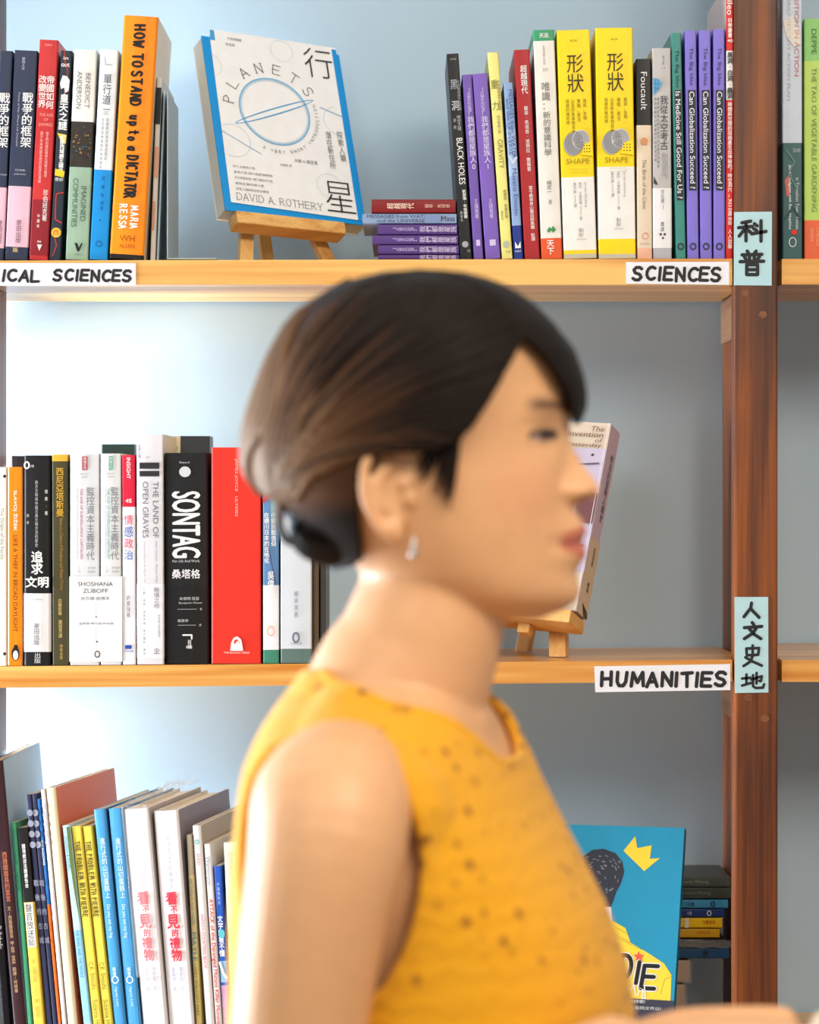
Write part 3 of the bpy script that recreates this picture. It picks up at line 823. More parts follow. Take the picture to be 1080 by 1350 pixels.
upright('grey book with a blue paper fragment and white foot band beside the teal book', G3, 861, 886.3, 859.5, 63.5, 341, (186, 184, 184), zones=((327, 341, (176, 178, 186)),), bands=((248, 327, (228, 228, 230)),),
    texts=[('v', '鷹之眼', .6, 73, 86, 3, (110, 110, 112)), ('h', '11', .6, 90, 4, 2, (110, 110, 112)), ('poly', [(.02, 103), (.3, 104), (.56, 110), (.3, 120), (.06, 126)], (84, 160, 206)), ('line', [(.05, 110), (.45, 112)], .5, (40, 90, 130)), ('line', [(.05, 116), (.35, 117)], .5, (40, 90, 130)), ('line', [(.18, 104), (.14, 122)], .5, (40, 90, 130)), ('line', [(.32, 105), (.28, 119)], .5, (40, 90, 130)),
     ('v', '我從太空考古', .62, 126, 198, 11.5, (62, 62, 66)), ('r', 'ARCHAEOLOGY', .74, 202, 236, 4, (150, 150, 152)), ('r', 'FROM SPACE', .56, 202, 232, 4, (150, 150, 152)), ('v', '遙測衛星與科學家如何改寫歷史的敘述', .3, 128, 222, 3.6, (90, 90, 92)), ('v', '探險埋藏在沙漠叢林下的失落文明', .15, 128, 214, 3.2, (90, 90, 92)), ('poly', [(.04, 232), (.28, 244), (.04, 242)], (50, 50, 54)), ('v', '莎拉著', .52, 250, 268, 5, (110, 110, 112)), ('line', [(.55, 270), (.55, 276)], .5, (110, 110, 112)), ('v', '鷹譯', .5, 292, 306, 5, (80, 80, 80)), ('dot', .4, 309, 1.6, 1.6, (60, 60, 60)), ('dot', .62, 309, 1.6, 1.6, (60, 60, 60)), ('dot', .52, 314, 1.4, 1.4, (60, 60, 60))])
def big(title, c, strip, dark, y_end):
    return [('r', 'The Big Idea', .5, 66 if dark else 63, 116 if dark else 113, 6.2, tuple(int(v * .5) for v in c)), ('box', .22, .86, 119, y_end, (38, 40, 48)), ('r', title, .54, 121, y_end - 2, 6.6, (222, 222, 232), .012), ('ring', .5, 325, 3.6, 3.8, (44, 44, 60), 1.8)]
TEAL = (58, 134, 126)
upright('teal slim book asking about medicine beside three lilac books', G3, 891, 905, 884.5, 43.5, 341, TEAL, texts=big('Is Medicine Still Good For Us ?', TEAL, 0, True, 264), dep=.14)
LIL = (126, 112, 206)
for xb, xb1, xt, yt, nm in ((906, 922, 902.5, 40, 'first lilac slim book, next to the teal one'), (923, 939.5, 921, 40, 'middle one of the three lilac slim books'), (940.5, 956.5, 940, 38.5, 'last lilac slim book, next to the red magazine')):
    upright(nm + ' on the top shelf', G3, xb, xb1, xt, yt, 341, LIL, texts=big('Can Globalization Succeed ?', LIL, 0, False, 251), dep=.14)
upright('thin red magazine pressed against the post on the top shelf', G3, 956.8, 967.2, 957.2, -22, 341, (206, 36, 32), side=(196, 176, 176), zones=((67, 132, (228, 226, 222)),), dep=.17,
    texts=[('r', 'Galileo', .5, -18, 20, 7, W, .02), ('v', '科學叢書', .52, 24, 50, 6, W, .02), ('h', '40', .52, 54, 7, 4, W, .02), ('v', '黑洞·白洞·蟲洞', .52, 69, 131, 8, (50, 46, 46), .02), ('v', '時間與空間的扭曲產生出神秘的「時空洞穴」', .52, 135, 260, 6, W, .015), ('r', '知識館', .55, 262, 297, 5, W), ('v', '人人出版', .55, 302, 328, 6, W, .015)])
G4 = 'upright books right of the post'
upright('pale blue book with dark teal lower spine and red dot right of the post', G4, 1031.5, 1058.5, 1031, -36, 343, (196, 206, 222), dep=.15, off=.006, zones=((190, 343, (54, 92, 96)),),
    texts=[('poly', [(.05, 30), (.5, 22), (.8, 40), (.95, 60), (.6, 64), (.2, 50)], (222, 214, 206)), ('r', 'TRANSITION IN ACTION', .72, -32, 102, 6, (196, 130, 130)), ('r', 'AN ENERGY DESCENT ACTION PLAN', .32, -30, 134, 4.4, (172, 182, 200)), ('h', '2030', .7, 200, 10, 5, (176, 190, 196)), ('poly', [(.1, 240), (.3, 232), (.4, 256), (.2, 262)], (190, 96, 90)), ('r', 'in Transition Town Totnes', .74, 236, 304, 4.2, (214, 220, 220)), ('r', 'Jacqi Hodgson with Rob Hopkins', .36, 219, 304, 4.4, (226, 230, 230), .01), ('dot', .58, 308, 3.6, 3.6, (214, 40, 36)), ('ring', .5, 321, 4.5, 6, (220, 226, 226), 1), ('line', [(.2, 200), (.6, 215), (.3, 230), (.7, 250)], 2, (88, 128, 128)), ('line', [(.1, 290), (.5, 275), (.9, 290)], 2.5, (36, 66, 74))])
upright('green and orange book about vegetable gardening at the right edge of the photo', G4, 1060.5, 1093, 1060, 26.5, 343, (178, 206, 100), dep=.14, off=.006, zones=((26, 82, (132, 190, 106)), (292, 343, (222, 98, 60))),
    texts=[('r', 'DEPPE', .4, 40, 73, 6.5, (74, 116, 70)), ('r', 'THE TAO OF VEGETABLE GARDENING', .4, 91, 281, 6.5, (110, 136, 74)), ('r', 'CHELSEA', .55, 302, 326, 4, (240, 170, 130)), ('r', 'GREEN', .3, 302, 320, 4, (240, 170, 130))])

G5 = 'upright books at the left of the middle shelf'
def mid(label, xb0, xb1, xt0, yt, base, yb=878, **kw):
    return upright(label, G5, xb0, xb1, xt0, yt, yb, base, row=ROW_MID, off=kw.pop('off', .0015), **kw)
mid('pale book partly outside the photo at the left end of the middle shelf', -5, 9.5, -5, 616, (228, 230, 222), texts=[('r', 'The Origin of the Family', .5, 670, 738, 6, (130, 136, 130)), ('dot', .8, 628, 2, 2, K), ('dot', .8, 862, 2, 2, K)])
mid('slim orange paperback with a penguin emblem on the middle shelf', 10, 30, 10, 616, (246, 138, 22), side=(240, 236, 228), texts=[
    ('r', 'SLAVOJ ŽIŽEK', .52, 647, 700, 6.2, W, .015), ('r', 'LIKE A THIEF IN BROAD DAYLIGHT', .52, 706, 833, 5.4, (70, 40, 16)), ('dot', .54, 862, 5.2, 9, (30, 26, 26)), ('dot', .54, 864, 3.4, 6.2, W), ('dot', .56, 853, 2.8, 2.8, (30, 26, 26)), ('box', .0, .1, 617, 877, (236, 226, 214))])
mid('black book with white foot band and bold Chinese title on the middle shelf', 31, 67.5, 31, 601, (22, 22, 26), kind='hard', bands=((783, 860, (230, 230, 234)),), dep=.15, texts=[
    ('ring', .12, 614, 3, 4.2, W, 2), ('h', 'CITÉ', .3, 615, 6, 4, W), ('v', '西方文明與中國古典文明交流的歷史', .48, 634, 722, 4.2, (190, 190, 194)), ('v', '傑弗·著', .84, 644, 682, 4.4, (220, 220, 220)), ('v', '譯者', .16, 676, 694, 3.4, (200, 200, 200)), ('v', '追求', .5, 727, 758, 16, W, .03), ('h', '文明', .5, 768, 30, 14, W, .03), ('h', 'SHORT HISTORY', .45, 791, 18, 2, (110, 110, 114)), ('v', '麥田出版', .48, 822, 851, 8, (70, 70, 80)), ('v', '出版', .52, 861, 875, 9, (220, 220, 220))])
mid('olive green book with gold lettering and a yellow top edge on the middle shelf', 69, 91, 68, 600, (72, 68, 44), zones=((600, 609, (232, 176, 60)),), texts=[
    ('v', '西尼亞塔斯曼', .5, 617, 682, 11, (206, 160, 50), .01), ('r', 'Notes on a Century of Wanderers and Writers', .55, 684, 764, 6, (170, 124, 40)), ('r', 'Walter', .6, 765, 780, 4, (150, 110, 40)), ('v', '白楊原著', .48, 790, 812, 5.4, (206, 180, 110)), ('v', '葉慧芳譯', .5, 818, 842, 5.4, (206, 180, 110)), ('v', '時報出版', .55, 850, 870, 4, (190, 166, 100))])
def surv(c):
    return [('box', .42, .6, 603, 621, c), ('v', '時報文化', .51, 604, 620, 4.4, W), ('h', 'NEXT', .5, 626, 11, 2, (150, 150, 152)), ('h', '289', .5, 630, 8, 2, (150, 150, 152)), ('v', '監控資本主義時代', .7, 643, 740, 11.5, (120, 120, 124)), ('r', 'THE AGE OF SURVEILLANCE CAPITALISM', .4, 645, 738, 3.6, c), ('r', 'The Fight for a Human Future at the New Frontier of Power', .26, 645, 738, 2.2, (150, 150, 154)), ('h', '肖莎娜', .74, 750, 10, 3, (130, 130, 134)), ('h', '祖博夫', .74, 755, 10, 3, (130, 130, 134)), ('v', '上冊', .32, 747, 757, 3, (150, 150, 154))]
mid('light grey book with a small red seal wrapped with its twin in a white band', 92, 131.5, 92, 599.5, (214, 216, 222), texts=surv((170, 66, 84)), dep=.15)
mid('light grey book with a small green seal wrapped with its twin in a white band', 132.5, 160.5, 132, 599.5, (216, 218, 222), texts=surv((48, 160, 136)), dep=.15)
yb_ = D + .0015; kb = F / yb_
zb0 = shelf_z(ROW_MID[0], (126 - 540) / S)
root = tag(empty('paper_band', Vector(((126.5 - 540) / kb, yb_, zb0))), 'wide white paper band around the two light grey books, lettered SHOSHANA ZUBOFF', 'paper band')
mb = MB(); hw = 34.9 / kb
b0, b1 = .0035, (878 - 760.5) / kb
pr = [(-hw, .06), (-hw, -.0012), (hw, -.0012), (hw, .06)]
for j in range(3):
    mb.poly([(pr[j][0], pr[j][1], b0), (pr[j+1][0], pr[j+1][1], b0), (pr[j+1][0], pr[j+1][1], b1), (pr[j][0], pr[j][1], b1)], flat((234, 234, 238), .5))
mb.build('sleeve', root)
mb = MB(); pl = lambda x, y: ((x - 126.5) / kb, -.0016, (878 - y) / kb)
plm = lambda x, y: pl(x, -y)
for T in (('SHOSHANA', 126, -770.5, 46, 5.6, (70, 70, 78)), ('ZUBOFF', 126, -779.5, 33, 5.6, (70, 70, 78)), ('肖莎娜·祖博夫', 126, -789.5, 38, 5, (110, 110, 116)), ('溫美蓉·陳光娟·林怡婷', 127, -822.5, 46, 3.4, (120, 120, 126))):
    text_h(mb, T[0], T[1], T[2], T[3], T[4], flat(T[5], .5), plm)
ribbon(mb, [(127, -795), (127, -812)], .5, flat((160, 160, 166), .5), plm); disc(mb, 127, -814, 1.2, 1.2, flat((130, 130, 136), .5), plm)
ribbon(mb, [(127, -828), (127, -844)], .5, flat((160, 160, 166), .5), plm); disc(mb, 128, -846.5, 1.4, 1.4, flat((110, 110, 116), .5), plm)
ring(mb, 128.5, -863, 3, 4, 1.6, flat((90, 90, 96), .5), plm)
mb.build('lettering', root)
mid('slim white book with a crimson head lettered INSIGHT on the middle shelf', 161.5, 179.5, 160.5, 601.5, (232, 232, 240), zones=((601, 670, (214, 34, 66)),), texts=[
    ('r', 'INSIGHT', .5, 605, 633, 5, W, .015), ('h', '45', .5, 662, 8, 5, W, .02), ('v', '情', .5, 680, 694, 12.5, (224, 96, 120)), ('v', '感', .5, 695, 710, 12.5, (70, 110, 190)), ('v', '政', .5, 711, 725, 12.5, (224, 70, 96)), ('v', '治', .5, 726, 740, 12.5, (70, 120, 196)), ('v', '許寶強著', .46, 786, 816, 5.5, (110, 110, 120)), ('poly', [(.2, 852), (.7, 852), (.7, 857), (.2, 857)], (40, 80, 170)), ('h', '手民出版', .5, 860, 12, 3, (60, 96, 180))])
mid('tall white book lettered THE LAND OF OPEN GRAVES on the middle shelf', 180.5, 216.5, 179.5, 574.5, (218, 218, 226), bands=((772, 870, (230, 230, 238)),), dep=.152, side=(226, 220, 206), texts=[
    ('box', .12, .86, 612, 620, (44, 44, 50)), ('box', .12, .86, 623, 630, (44, 44, 50)), ('v', '左岸人類', .12, 588, 606, 3.4, (110, 110, 116)), ('h', '335', .42, 605, 5, 2.4, (130, 130, 136)), ('r', 'THE LAND OF', .72, 637, 711, 7.6, (110, 112, 120)), ('r', 'OPEN GRAVES', .34, 637, 711, 7.6, (110, 112, 120)), ('r', 'Jason De León   Michael Wells', .74, 716, 770, 3.4, (140, 142, 150)), ('r', 'Living and Dying on the Migrant Trail', .3, 716, 770, 3, (150, 152, 160)), ('v', '敞墳之地', .74, 776, 804, 8, (120, 122, 132)), ('v', '移民路上的生與死', .84, 812, 842, 3.2, (120, 122, 132)), ('v', '行動·傑森·迪里昂著·麥可攝影·譯者', .28, 776, 866, 3.2, (110, 112, 120)), ('h', '企', .74, 860, 8, 8, (80, 82, 92))])
mid('thick black hardback lettered SONTAG on the middle shelf', 219, 276.5, 217, 600, (22, 24, 28), kind='hard', dep=.15, off=.0045, bands=((775, 872, (17, 18, 22)),), texts=[
    ('h', 'Beyond', .46, 613, 13, 3.4, (190, 190, 194)), ('dot', .47, 625, 7.6, 7, (206, 208, 212)), ('r', 'SONTAG', .49, 651.5, 738, 36, (222, 224, 228), .02), ('h', 'Her Life And Work', .48, 742.5, 36, 3.4, (200, 200, 206)), ('h', '桑塔格', .48, 759.5, 37, 12, (226, 226, 230), .015), ('h', '本傑明·莫瑟', .55, 792, 26, 4.4, (190, 190, 196)), ('h', 'Benjamin Moser', .58, 798, 31, 3.2, (190, 190, 196)), ('line', [(.28, 806), (.72, 806)], .5, (180, 180, 186)), ('h', '著', .82, 806, 3, 3, (180, 180, 186)), ('h', '姚嘉寧', .4, 821, 14, 4, (190, 190, 196)), ('line', [(.28, 827), (.7, 827)], .5, (180, 180, 186)), ('h', '譯', .8, 827, 3, 3, (180, 180, 186)), ('line', [(.4, 840), (.6, 840), (.6, 845)], 2, W), ('v', '臉譜', .55, 846, 858, 5, W), ('h', '時報', .54, 856, 8, 4, W)])
mid('thick bright red book lettered JAMES JOYCE ULYSSES behind the bun', 278.5, 344.5, 278.5, 593, (224, 52, 40), dep=.15, texts=[
    ('r', 'JAMES JOYCE   ULYSSES', .5, 608, 684, 4.6, (250, 190, 180)), ('poly', [(.38, 861), (.4, 850), (.45, 844), (.52, 842), (.6, 846), (.62, 852), (.64, 861)], W), ('dot', .51, 850, 3.6, 4, (224, 52, 40)), ('poly', [(.47, 852), (.55, 847), (.56, 853), (.5, 857)], W), ('h', 'THE BODLEY HEAD', .51, 863.5, 34, 2.6, (250, 214, 206))])
mid('white and blue book with coloured head and green foot beside the red book', 346.5, 368.5, 346, 636, (230, 232, 238), zones=((636, 775, (92, 132, 178)), (860, 878, (64, 132, 110)),), texts=[
    ('box', .5, 1, 660, 690, (120, 176, 190)), ('poly', [(0, 650), (.5, 646), (1, 654), (1, 664), (.4, 660), (0, 668)], (206, 60, 80)), ('line', [(.1, 700), (.5, 740), (.8, 772)], 1.2, (70, 70, 130)), ('v', '中國民間信仰', .68, 679, 724, 7, W, .02), ('v', '在德川日本的在地化', .24, 679, 746, 7, W, .02), ('v', '吳偉明', .5, 756, 790, 9, W, .02), ('ring', .5, 835, 4.5, 6, (238, 190, 170), 2)])
mid('pale grey book with slate green foot behind the neck on the middle shelf', 369.5, 411.5, 369.5, 622, (206, 212, 222), zones=((859, 878, (92, 116, 112)),), dep=.15, side=(190, 176, 150), texts=[
    ('v', '楊承淑著', .5, 782, 818, 6, (140, 146, 158)), ('ring', .5, 844, 4, 6, (110, 116, 130), 2.4), ('h', '大學出版', .5, 852, 16, 3, (130, 136, 150))])
mid('slim brown book beside the pale grey one, dim behind the neck', 412.5, 421, 412.5, 700, (104, 92, 78), dep=.13, off=.02)
mid('slim dark grey book at the end of the middle row behind the neck', 421.8, 430, 421.8, 690, (70, 70, 70), dep=.13, off=.02)
# books standing in the second row
def behind(label, x0, x1, yt, base, off=.17, **kw):
    return upright(label, 'books in the back row of the middle shelf', x0, x1, x0, yt, 655 + (878 - 655) * D / (D + off), base, row=ROW_MID, off=off, dep=.05, **kw)
behind('dark green book just showing above the light grey twin books', 133, 178, 587, (38, 62, 60), off=.16)
behind('beige and dark book peeping out above the black hardback', 216, 277, 577, (58, 66, 76), zones=(), off=.16, texts=[('box', 0, .36, 577, 612, (214, 204, 182)), ('box', .12, .3, 590, 598, (150, 190, 130))])
behind('black book just showing above the slim orange paperback', 14, 40, 601, (30, 30, 34), off=.16)

G6 = 'leaning picture books on the bottom shelf'
def low(label, xb0, xb1, xt0, yt, base, **kw):
    return upright(label, G6, xb0, xb1, xt0, yt, 0, base, row=ROW_BOT, x1350=True, dep=kw.pop('dep', .18), off=kw.pop('off', .007), yaw=kw.pop('yaw', 10.0), **kw)
DK = (24, 21, 28)
low('black slim book with small white script at the left edge of the bottom shelf', 3, 13.4, -13.5, 1120, DK, yaw=2.5, dep=.17, texts=[('r', 'Pollobolic', .5, 1222, 1252, 6, (214, 214, 220)), ('r', 'IMAP', .3, 1130, 1158, 6, (214, 214, 220))])
low('maroon-spined book with orange Chinese title and a pale blue grey cover, bottom shelf', 17, 34.6, -13.5, 1005, (62, 36, 44), yaw=2.5, dep=.2, side=(160, 184, 202), kind='hard', pages=M_PAGEW, texts=[('v', '西雅圖酋長的宣言', .5, 1124, 1190, 7, (224, 130, 96)), ('v', '文/西雅圖酋長', .5, 1196, 1238, 5, (214, 176, 130)), ('v', '圖/蘇珊·傑佛斯', .5, 1242, 1272, 5, (214, 176, 130)), ('v', '翻譯/柯倩華', .5, 1276, 1310, 5, (214, 176, 130))])
low('thin green book squeezed next to the maroon one', 36, 43, 13, 1086, (70, 160, 120), dep=.17, texts=[('r', 'Fantastic Friends', .5, 1096, 1140, 4, (30, 110, 90)), ('r', 'THE MITTEN', .5, 1150, 1175, 3.6, (30, 90, 80))])
low('black and yellow book with a white title panel on the bottom shelf', 43.6, 58.8, 21, 1093, (238, 204, 84), zones=((1093, 1191, (30, 28, 30)),), dep=.16, texts=[('v', '國境敘述法語廣告台', .5, 1114, 1172, 5, W, .02), ('box', .14, .9, 1192, 1250, (238, 236, 232)), ('v', '聲音放送局', .5, 1193, 1249, 9.5, (60, 60, 64), .01), ('v', '文·王登山等', .5, 1266, 1296, 4.6, (150, 124, 60)), ('line', [(.5, 1300), (.5, 1314)], .5, (150, 124, 60)), ('v', '圖·鄭宗宏', .5, 1318, 1342, 4.6, (150, 124, 60))])
gt = [('dot', .5, 1073 + i * 14, 4, 4.4, (146, 150, 172)) for i in range(4)] + [('v', '戰後的古城', .5, 1156, 1250, 7, (150, 152, 176), .01)]
low('first of two navy books with a column of grey dots on the bottom shelf', 61, 68.6, 32.5, 1049, (54, 58, 92), texts=gt, dep=.17)
low('second of two navy books with a column of grey dots, beside the thin blue one', 69, 75.5, 40.2, 1048, (54, 58, 92), texts=gt, dep=.17)
low('thin blue and orange book between the navy and the white spine', 76, 80.6, 47, 1055, (44, 122, 208), zones=((1194, 1350, (240, 116, 40)),), dep=.17, texts=[('r', 'DRAGONS', .5, 1110, 1142, 3, (240, 240, 240))])
low('thin white book with pale grey dots beside the cream spine', 81.2, 87.6, 51.8, 1042.5, (226, 228, 238), dep=.18, texts=[('dot', .5, 1064 + i * 12, 2.6, 4, (186, 188, 206)) for i in range(5)] + [('v', '穿越夢裡的日本', .5, 1150, 1245, 6, (196, 198, 212))])
low('cream book with a large coral orange cover showing above the yellow pair', 88.2, 102, 58.4, 1040.5, (238, 226, 192), side=(226, 120, 84), dep=.2, kind='hard')
low('pale blue slim book with a green spine edge before the yellow pair', 109.5, 121, 80, 1090, (186, 220, 232), zones=((1228, 1350, (150, 206, 236)),), dep=.16, texts=[('r', 'Donaldson & Scheffler', .4, 1105, 1150, 3.6, (90, 140, 150)), ('r', 'THE SNAIL AND THE WHALE', .5, 1227, 1290, 4, (40, 110, 170)), ('poly', [(.6, 1092), (1, 1092), (1, 1220), (.7, 1180), (.55, 1140)], (90, 110, 60))])
pp = [('pen', 'THE PROBLEM WITH PIERRE', .5, 1110, 1211, 6, (96, 84, 40), 1.2), ('r', 'C.K. Smouha', .55, 1270, 1306, 6, (120, 106, 50)), ('r', 'Suzanna Hubbard', .55, 1319, 1372, 6, (120, 106, 50))]
low('first yellow book titled THE PROBLEM WITH PIERRE, next to the pale blue one', 121.5, 135, 92.5, 1091.5, (232, 214, 84), texts=pp, dep=.15)
low('second yellow book titled THE PROBLEM WITH PIERRE, next to the blue pair', 135.8, 149, 107, 1091.5, (232, 214, 84), texts=pp, dep=.15)
bt = [('v', '進行式的山切蛋糕上', .55, 1106, 1186, 7.5, (222, 236, 246)), ('r', 'Do you eat my fog', .5, 1194, 1238, 6, (206, 226, 242)), ('v', '編著', .5, 1276, 1288, 5, (222, 236, 246)), ('ring', .5, 1293, 4, 4.4, (222, 236, 246), 1.2), ('r', 'Agnès Lidó', .5, 1302, 1328, 3.6, (206, 226, 242))]
low('first of two sky blue hardbacks with white childlike lettering', 149.5, 166.5, 121.5, 1069, (70, 152, 214), texts=bt, dep=.19, kind='hard', side=(44, 108, 160))
low('second of two sky blue hardbacks, beside the plastic-wrapped white book', 167.3, 186.5, 141, 1068, (74, 156, 216), texts=bt, dep=.19, kind='hard', side=(44, 108, 160))
gf = [('v', '多感官口述影像繪本', .52, 1104, 1174, 5.6, (168, 168, 186)), ('v', '看', .5, 1177, 1195, 17, (222, 56, 74), .03), ('v', '不', .56, 1195, 1206, 10, (222, 56, 74), .03), ('v', '見', .5, 1206, 1226, 18, (222, 56, 74), .03), ('v', '的', .54, 1226, 1237, 10, (222, 56, 74), .03), ('v', '禮', .5, 1237, 1252, 15, (222, 56, 74), .03), ('v', '物', .54, 1252, 1269, 15, (222, 56, 74), .03), ('v', '陳素宜/文', .66, 1276, 1308, 5, (150, 150, 170)), ('v', '吳嘉鴻/圖', .36, 1276, 1308, 5, (150, 150, 170))]
wrapped = low('white picture book wrapped in clear plastic with red Chinese title', 187.5, 221.5, 161.5, 1069, (226, 224, 232), texts=gf, dep=.2, kind='hard', pages=M_PAGEW, side=(196, 190, 188))
low('white picture book with the same red title beside the plastic-wrapped one', 222.5, 256.5, 201, 1071, (234, 232, 240), texts=gf, dep=.2, kind='hard', pages=M_PAGEW, side=(150, 146, 164))
low('slim book with a map-like beige and yellow spine on the bottom shelf', 258, 266, 244.6, 1102, (206, 190, 140), zones=((1102, 1155, (176, 166, 144)), (1240, 1350, (220, 206, 130))), dep=.16, texts=[('r', 'BIRTHDAYS AND MAZES', .5, 1160, 1220, 4, (110, 130, 130)), ('r', 'MAYLE', .5, 1230, 1268, 7, (90, 130, 150)), ('r', 'LARRY WALCOTT PARK', .5, 1272, 1340, 4, (140, 130, 80))])
low('slim white book lettered ANNO in red on the bottom shelf', 270.5, 283, 252, 1090, (236, 234, 238), kind='hard', dep=.19, pages=M_PAGEW, side=(188, 178, 168), texts=[('ring', .5, 1111, 2.4, 2.6, (110, 190, 190), 1.4), ('r', 'ANNO', .5, 1126, 1142, 4, (214, 84, 110)), ('r', "ANNO'S COUNTING BOOK", .5, 1206, 1278, 4, (214, 84, 110))])
low('slim white book with red comic lettering beside the royal blue one', 283.5, 293, 268, 1114, (230, 228, 230), dep=.16, texts=[('r', 'Watterson', .5, 1130, 1168, 6, (150, 156, 176)), ('r', 'ATTACK of the Deranged Mutant Killer Monster Snow Goons', .5, 1186, 1400, 6.4, (206, 70, 60), .02)])
low('royal blue slim book with a pale swirl on the bottom shelf', 293.5, 304, 281, 1143, (40, 88, 190), zones=((1268, 1296, (150, 190, 226)), (1300, 1350, (196, 150, 196))), dep=.16, texts=[('v', '不是我的文', .5, 1164, 1194, 4, (190, 206, 236)), ('v', '文字總看不懂', .5, 1208, 1262, 7.5, W, .02), ('dot', .6, 1232, 4, 6, (90, 190, 200)), ('line', [(.1, 1270), (.5, 1284), (.9, 1290)], 3, W)])
low('pale cream green book half hidden behind the yellow top', 304.5, 325, 294, 1112, (222, 224, 196), dep=.17, texts=[('r', 'Smaismolodi', .5, 1124, 1190, 8, (170, 176, 140)), ('r', 'Saunas', .5, 1210, 1272, 8, (170, 176, 140))])
# clear plastic wrap on the white picture book
mpl, nt, p = nodes_mat('clear_plastic')
p.inputs['Base Color'].default_value = (1, 1, 1, 1)
p.inputs['Alpha'].default_value = 0.16
p.inputs['Roughness'].default_value = 0.12
mpl2 = mpl
def crumple(w, h, dep, seed, e=.0016):
    """loose film over the top and the front of a book-shaped block"""
    r = random.Random(seed)
    n1, n2 = 14, 18
    mb = MB()
    V = []
    for i in range(n1 + 1):
        for j in range(n2 + 1):
            x = -e * .2 + (w + e * .4) * i / n1
            y = -e + (dep + e) * j / n2
            z = h + .004 + abs(r.gauss(0, .0022)) + (.003 * (j / n2) if 0 < i < n1 else 0)
            V.append((x, y, z))
    fs = [(i * (n2 + 1) + j, (i + 1) * (n2 + 1) + j, (i + 1) * (n2 + 1) + j + 1, i * (n2 + 1) + j + 1) for i in range(n1) for j in range(n2)]
    mb.mesh(V, fs, mpl)
    V = []
    for i in range(n1 + 1):
        for j in range(n2 + 1):
            x = -e * .2 + (w + e * .4) * i / n1
            z = h * .35 + (h * .65 + .004) * j / n2
            V.append((x, -.0048 - abs(r.gauss(0, .0012)), z))
    mb.mesh(V, fs, mpl)
    return mb
wl = [c for c in wrapped.children if c.name.startswith('cover')][0]
bb = [max(v[i] for v in wl.bound_box) for i in range(3)]
crumple(bb[0], bb[2], bb[1], 5).build('plastic_wrap', wrapped, smooth=True)['label'] = 'crinkled clear plastic wrap'
# metal bookend by the orange book
MM = flat((176, 190, 198), .5, .2)
c = P(220, 342.5, D + .01)
root = tag(empty('bookend', c + Vector((0, 0, .0006))), 'thin grey metal bookend beside the orange book on the top shelf', 'bookend')
mb = MB(); mb.box((0, 0, 0), (.0012, .12, .156), MM); mb.build('upright_plate', root, bevel=.0004)
mb = MB(); mb.box((.0012, 0, 0), (.046, .12, .0011), MM); mb.build('foot_plate', root)

# ------------------------------------------------------------------ books on show, their easels
def basis(psi, tau, rho):
    """psi turns the face to the right, tau leans it back, rho rolls it clockwise"""
    psi, tau, rho = (math.radians(v) for v in (psi, tau, rho))
    t = Vector((math.cos(psi), math.sin(psi), 0))
    nh = Vector((math.sin(psi), -math.cos(psi), 0))
    up = math.cos(tau) * Vector((0, 0, 1)) - math.sin(tau) * nh
    n = math.cos(tau) * nh + math.sin(tau) * Vector((0, 0, 1))
    t2 = math.cos(rho) * t - math.sin(rho) * up
    u2 = math.sin(rho) * t + math.cos(rho) * up
    return t2, u2, n
def mat4(t, u, n, o):
    return Matrix(((t.x, -n.x, u.x, o.x), (t.y, -n.y, u.y, o.y), (t.z, -n.z, u.z, o.z), (0, 0, 0, 1)))
def show_book(label, M, Wd, H, T, face, spine, pages_left, draw, name='book', sp_draw=None):
    """local x across the cover, y into the book, z up the cover"""
    root = tag(empty(name, M), label, 'book', 'picture-side-out books on show')
    mf, ms = flat(face, .4), flat(spine, .4)
    t = .0012
    mb = MB()
    mb.box((0, 0, 0), (Wd, t, H), mf)
    mb.box((0, T - t, 0), (Wd, T, H), ms if pages_left else mf)
    if pages_left:
        mb.box((Wd - t, t, 0), (Wd, T - t, H), ms)
    else:
        mb.box((Wd - t, t, 0), (Wd, T - t, H), ms)
    mb.build('cover', root, bevel=.0003)
    mb = MB(); mb.box((.0004, t, .0015), (Wd - t - .0002, T - t, H - .0015), M_PAGEW); mb.build('pages', root)
    mb = MB(); lay = [.0002]
    def pl(x, y):
        return (x, -lay[0], y)
    draw(mb, pl, lay)
    mb.build('cover_art', root)
    if sp_draw:
        mb = MB()
        sp_draw(mb, lambda x, y: (Wd + .0004, x, y))
        mb.build('spine_lettering', root)
    return root
def stick(mb, a, b, w, d, m, side, level=False):
    """straight bar from a to b, w across along side, d deep"""
    a, b = Vector(a), Vector(b)
    ax = (b - a).normalized()
    sx = (Vector(side) - Vector(side).dot(ax) * ax).normalized()
    sy = ax.cross(sx)
    v = []
    for p in (a, b):
        for i, j in ((-1, -1), (1, -1), (1, 1), (-1, 1)):
            c_ = p + sx * (i * w / 2) + sy * (j * d / 2)
            if level and p is a:      # sawn off level with the board
                c_ = c_ + ax * ((a.z - c_.z) / ax.z)
            v.append(c_)
    mb.mesh(v, [(0, 3, 2, 1), (4, 5, 6, 7), (0, 1, 5, 4), (1, 2, 6, 5), (2, 3, 7, 6), (3, 0, 4, 7)], m)
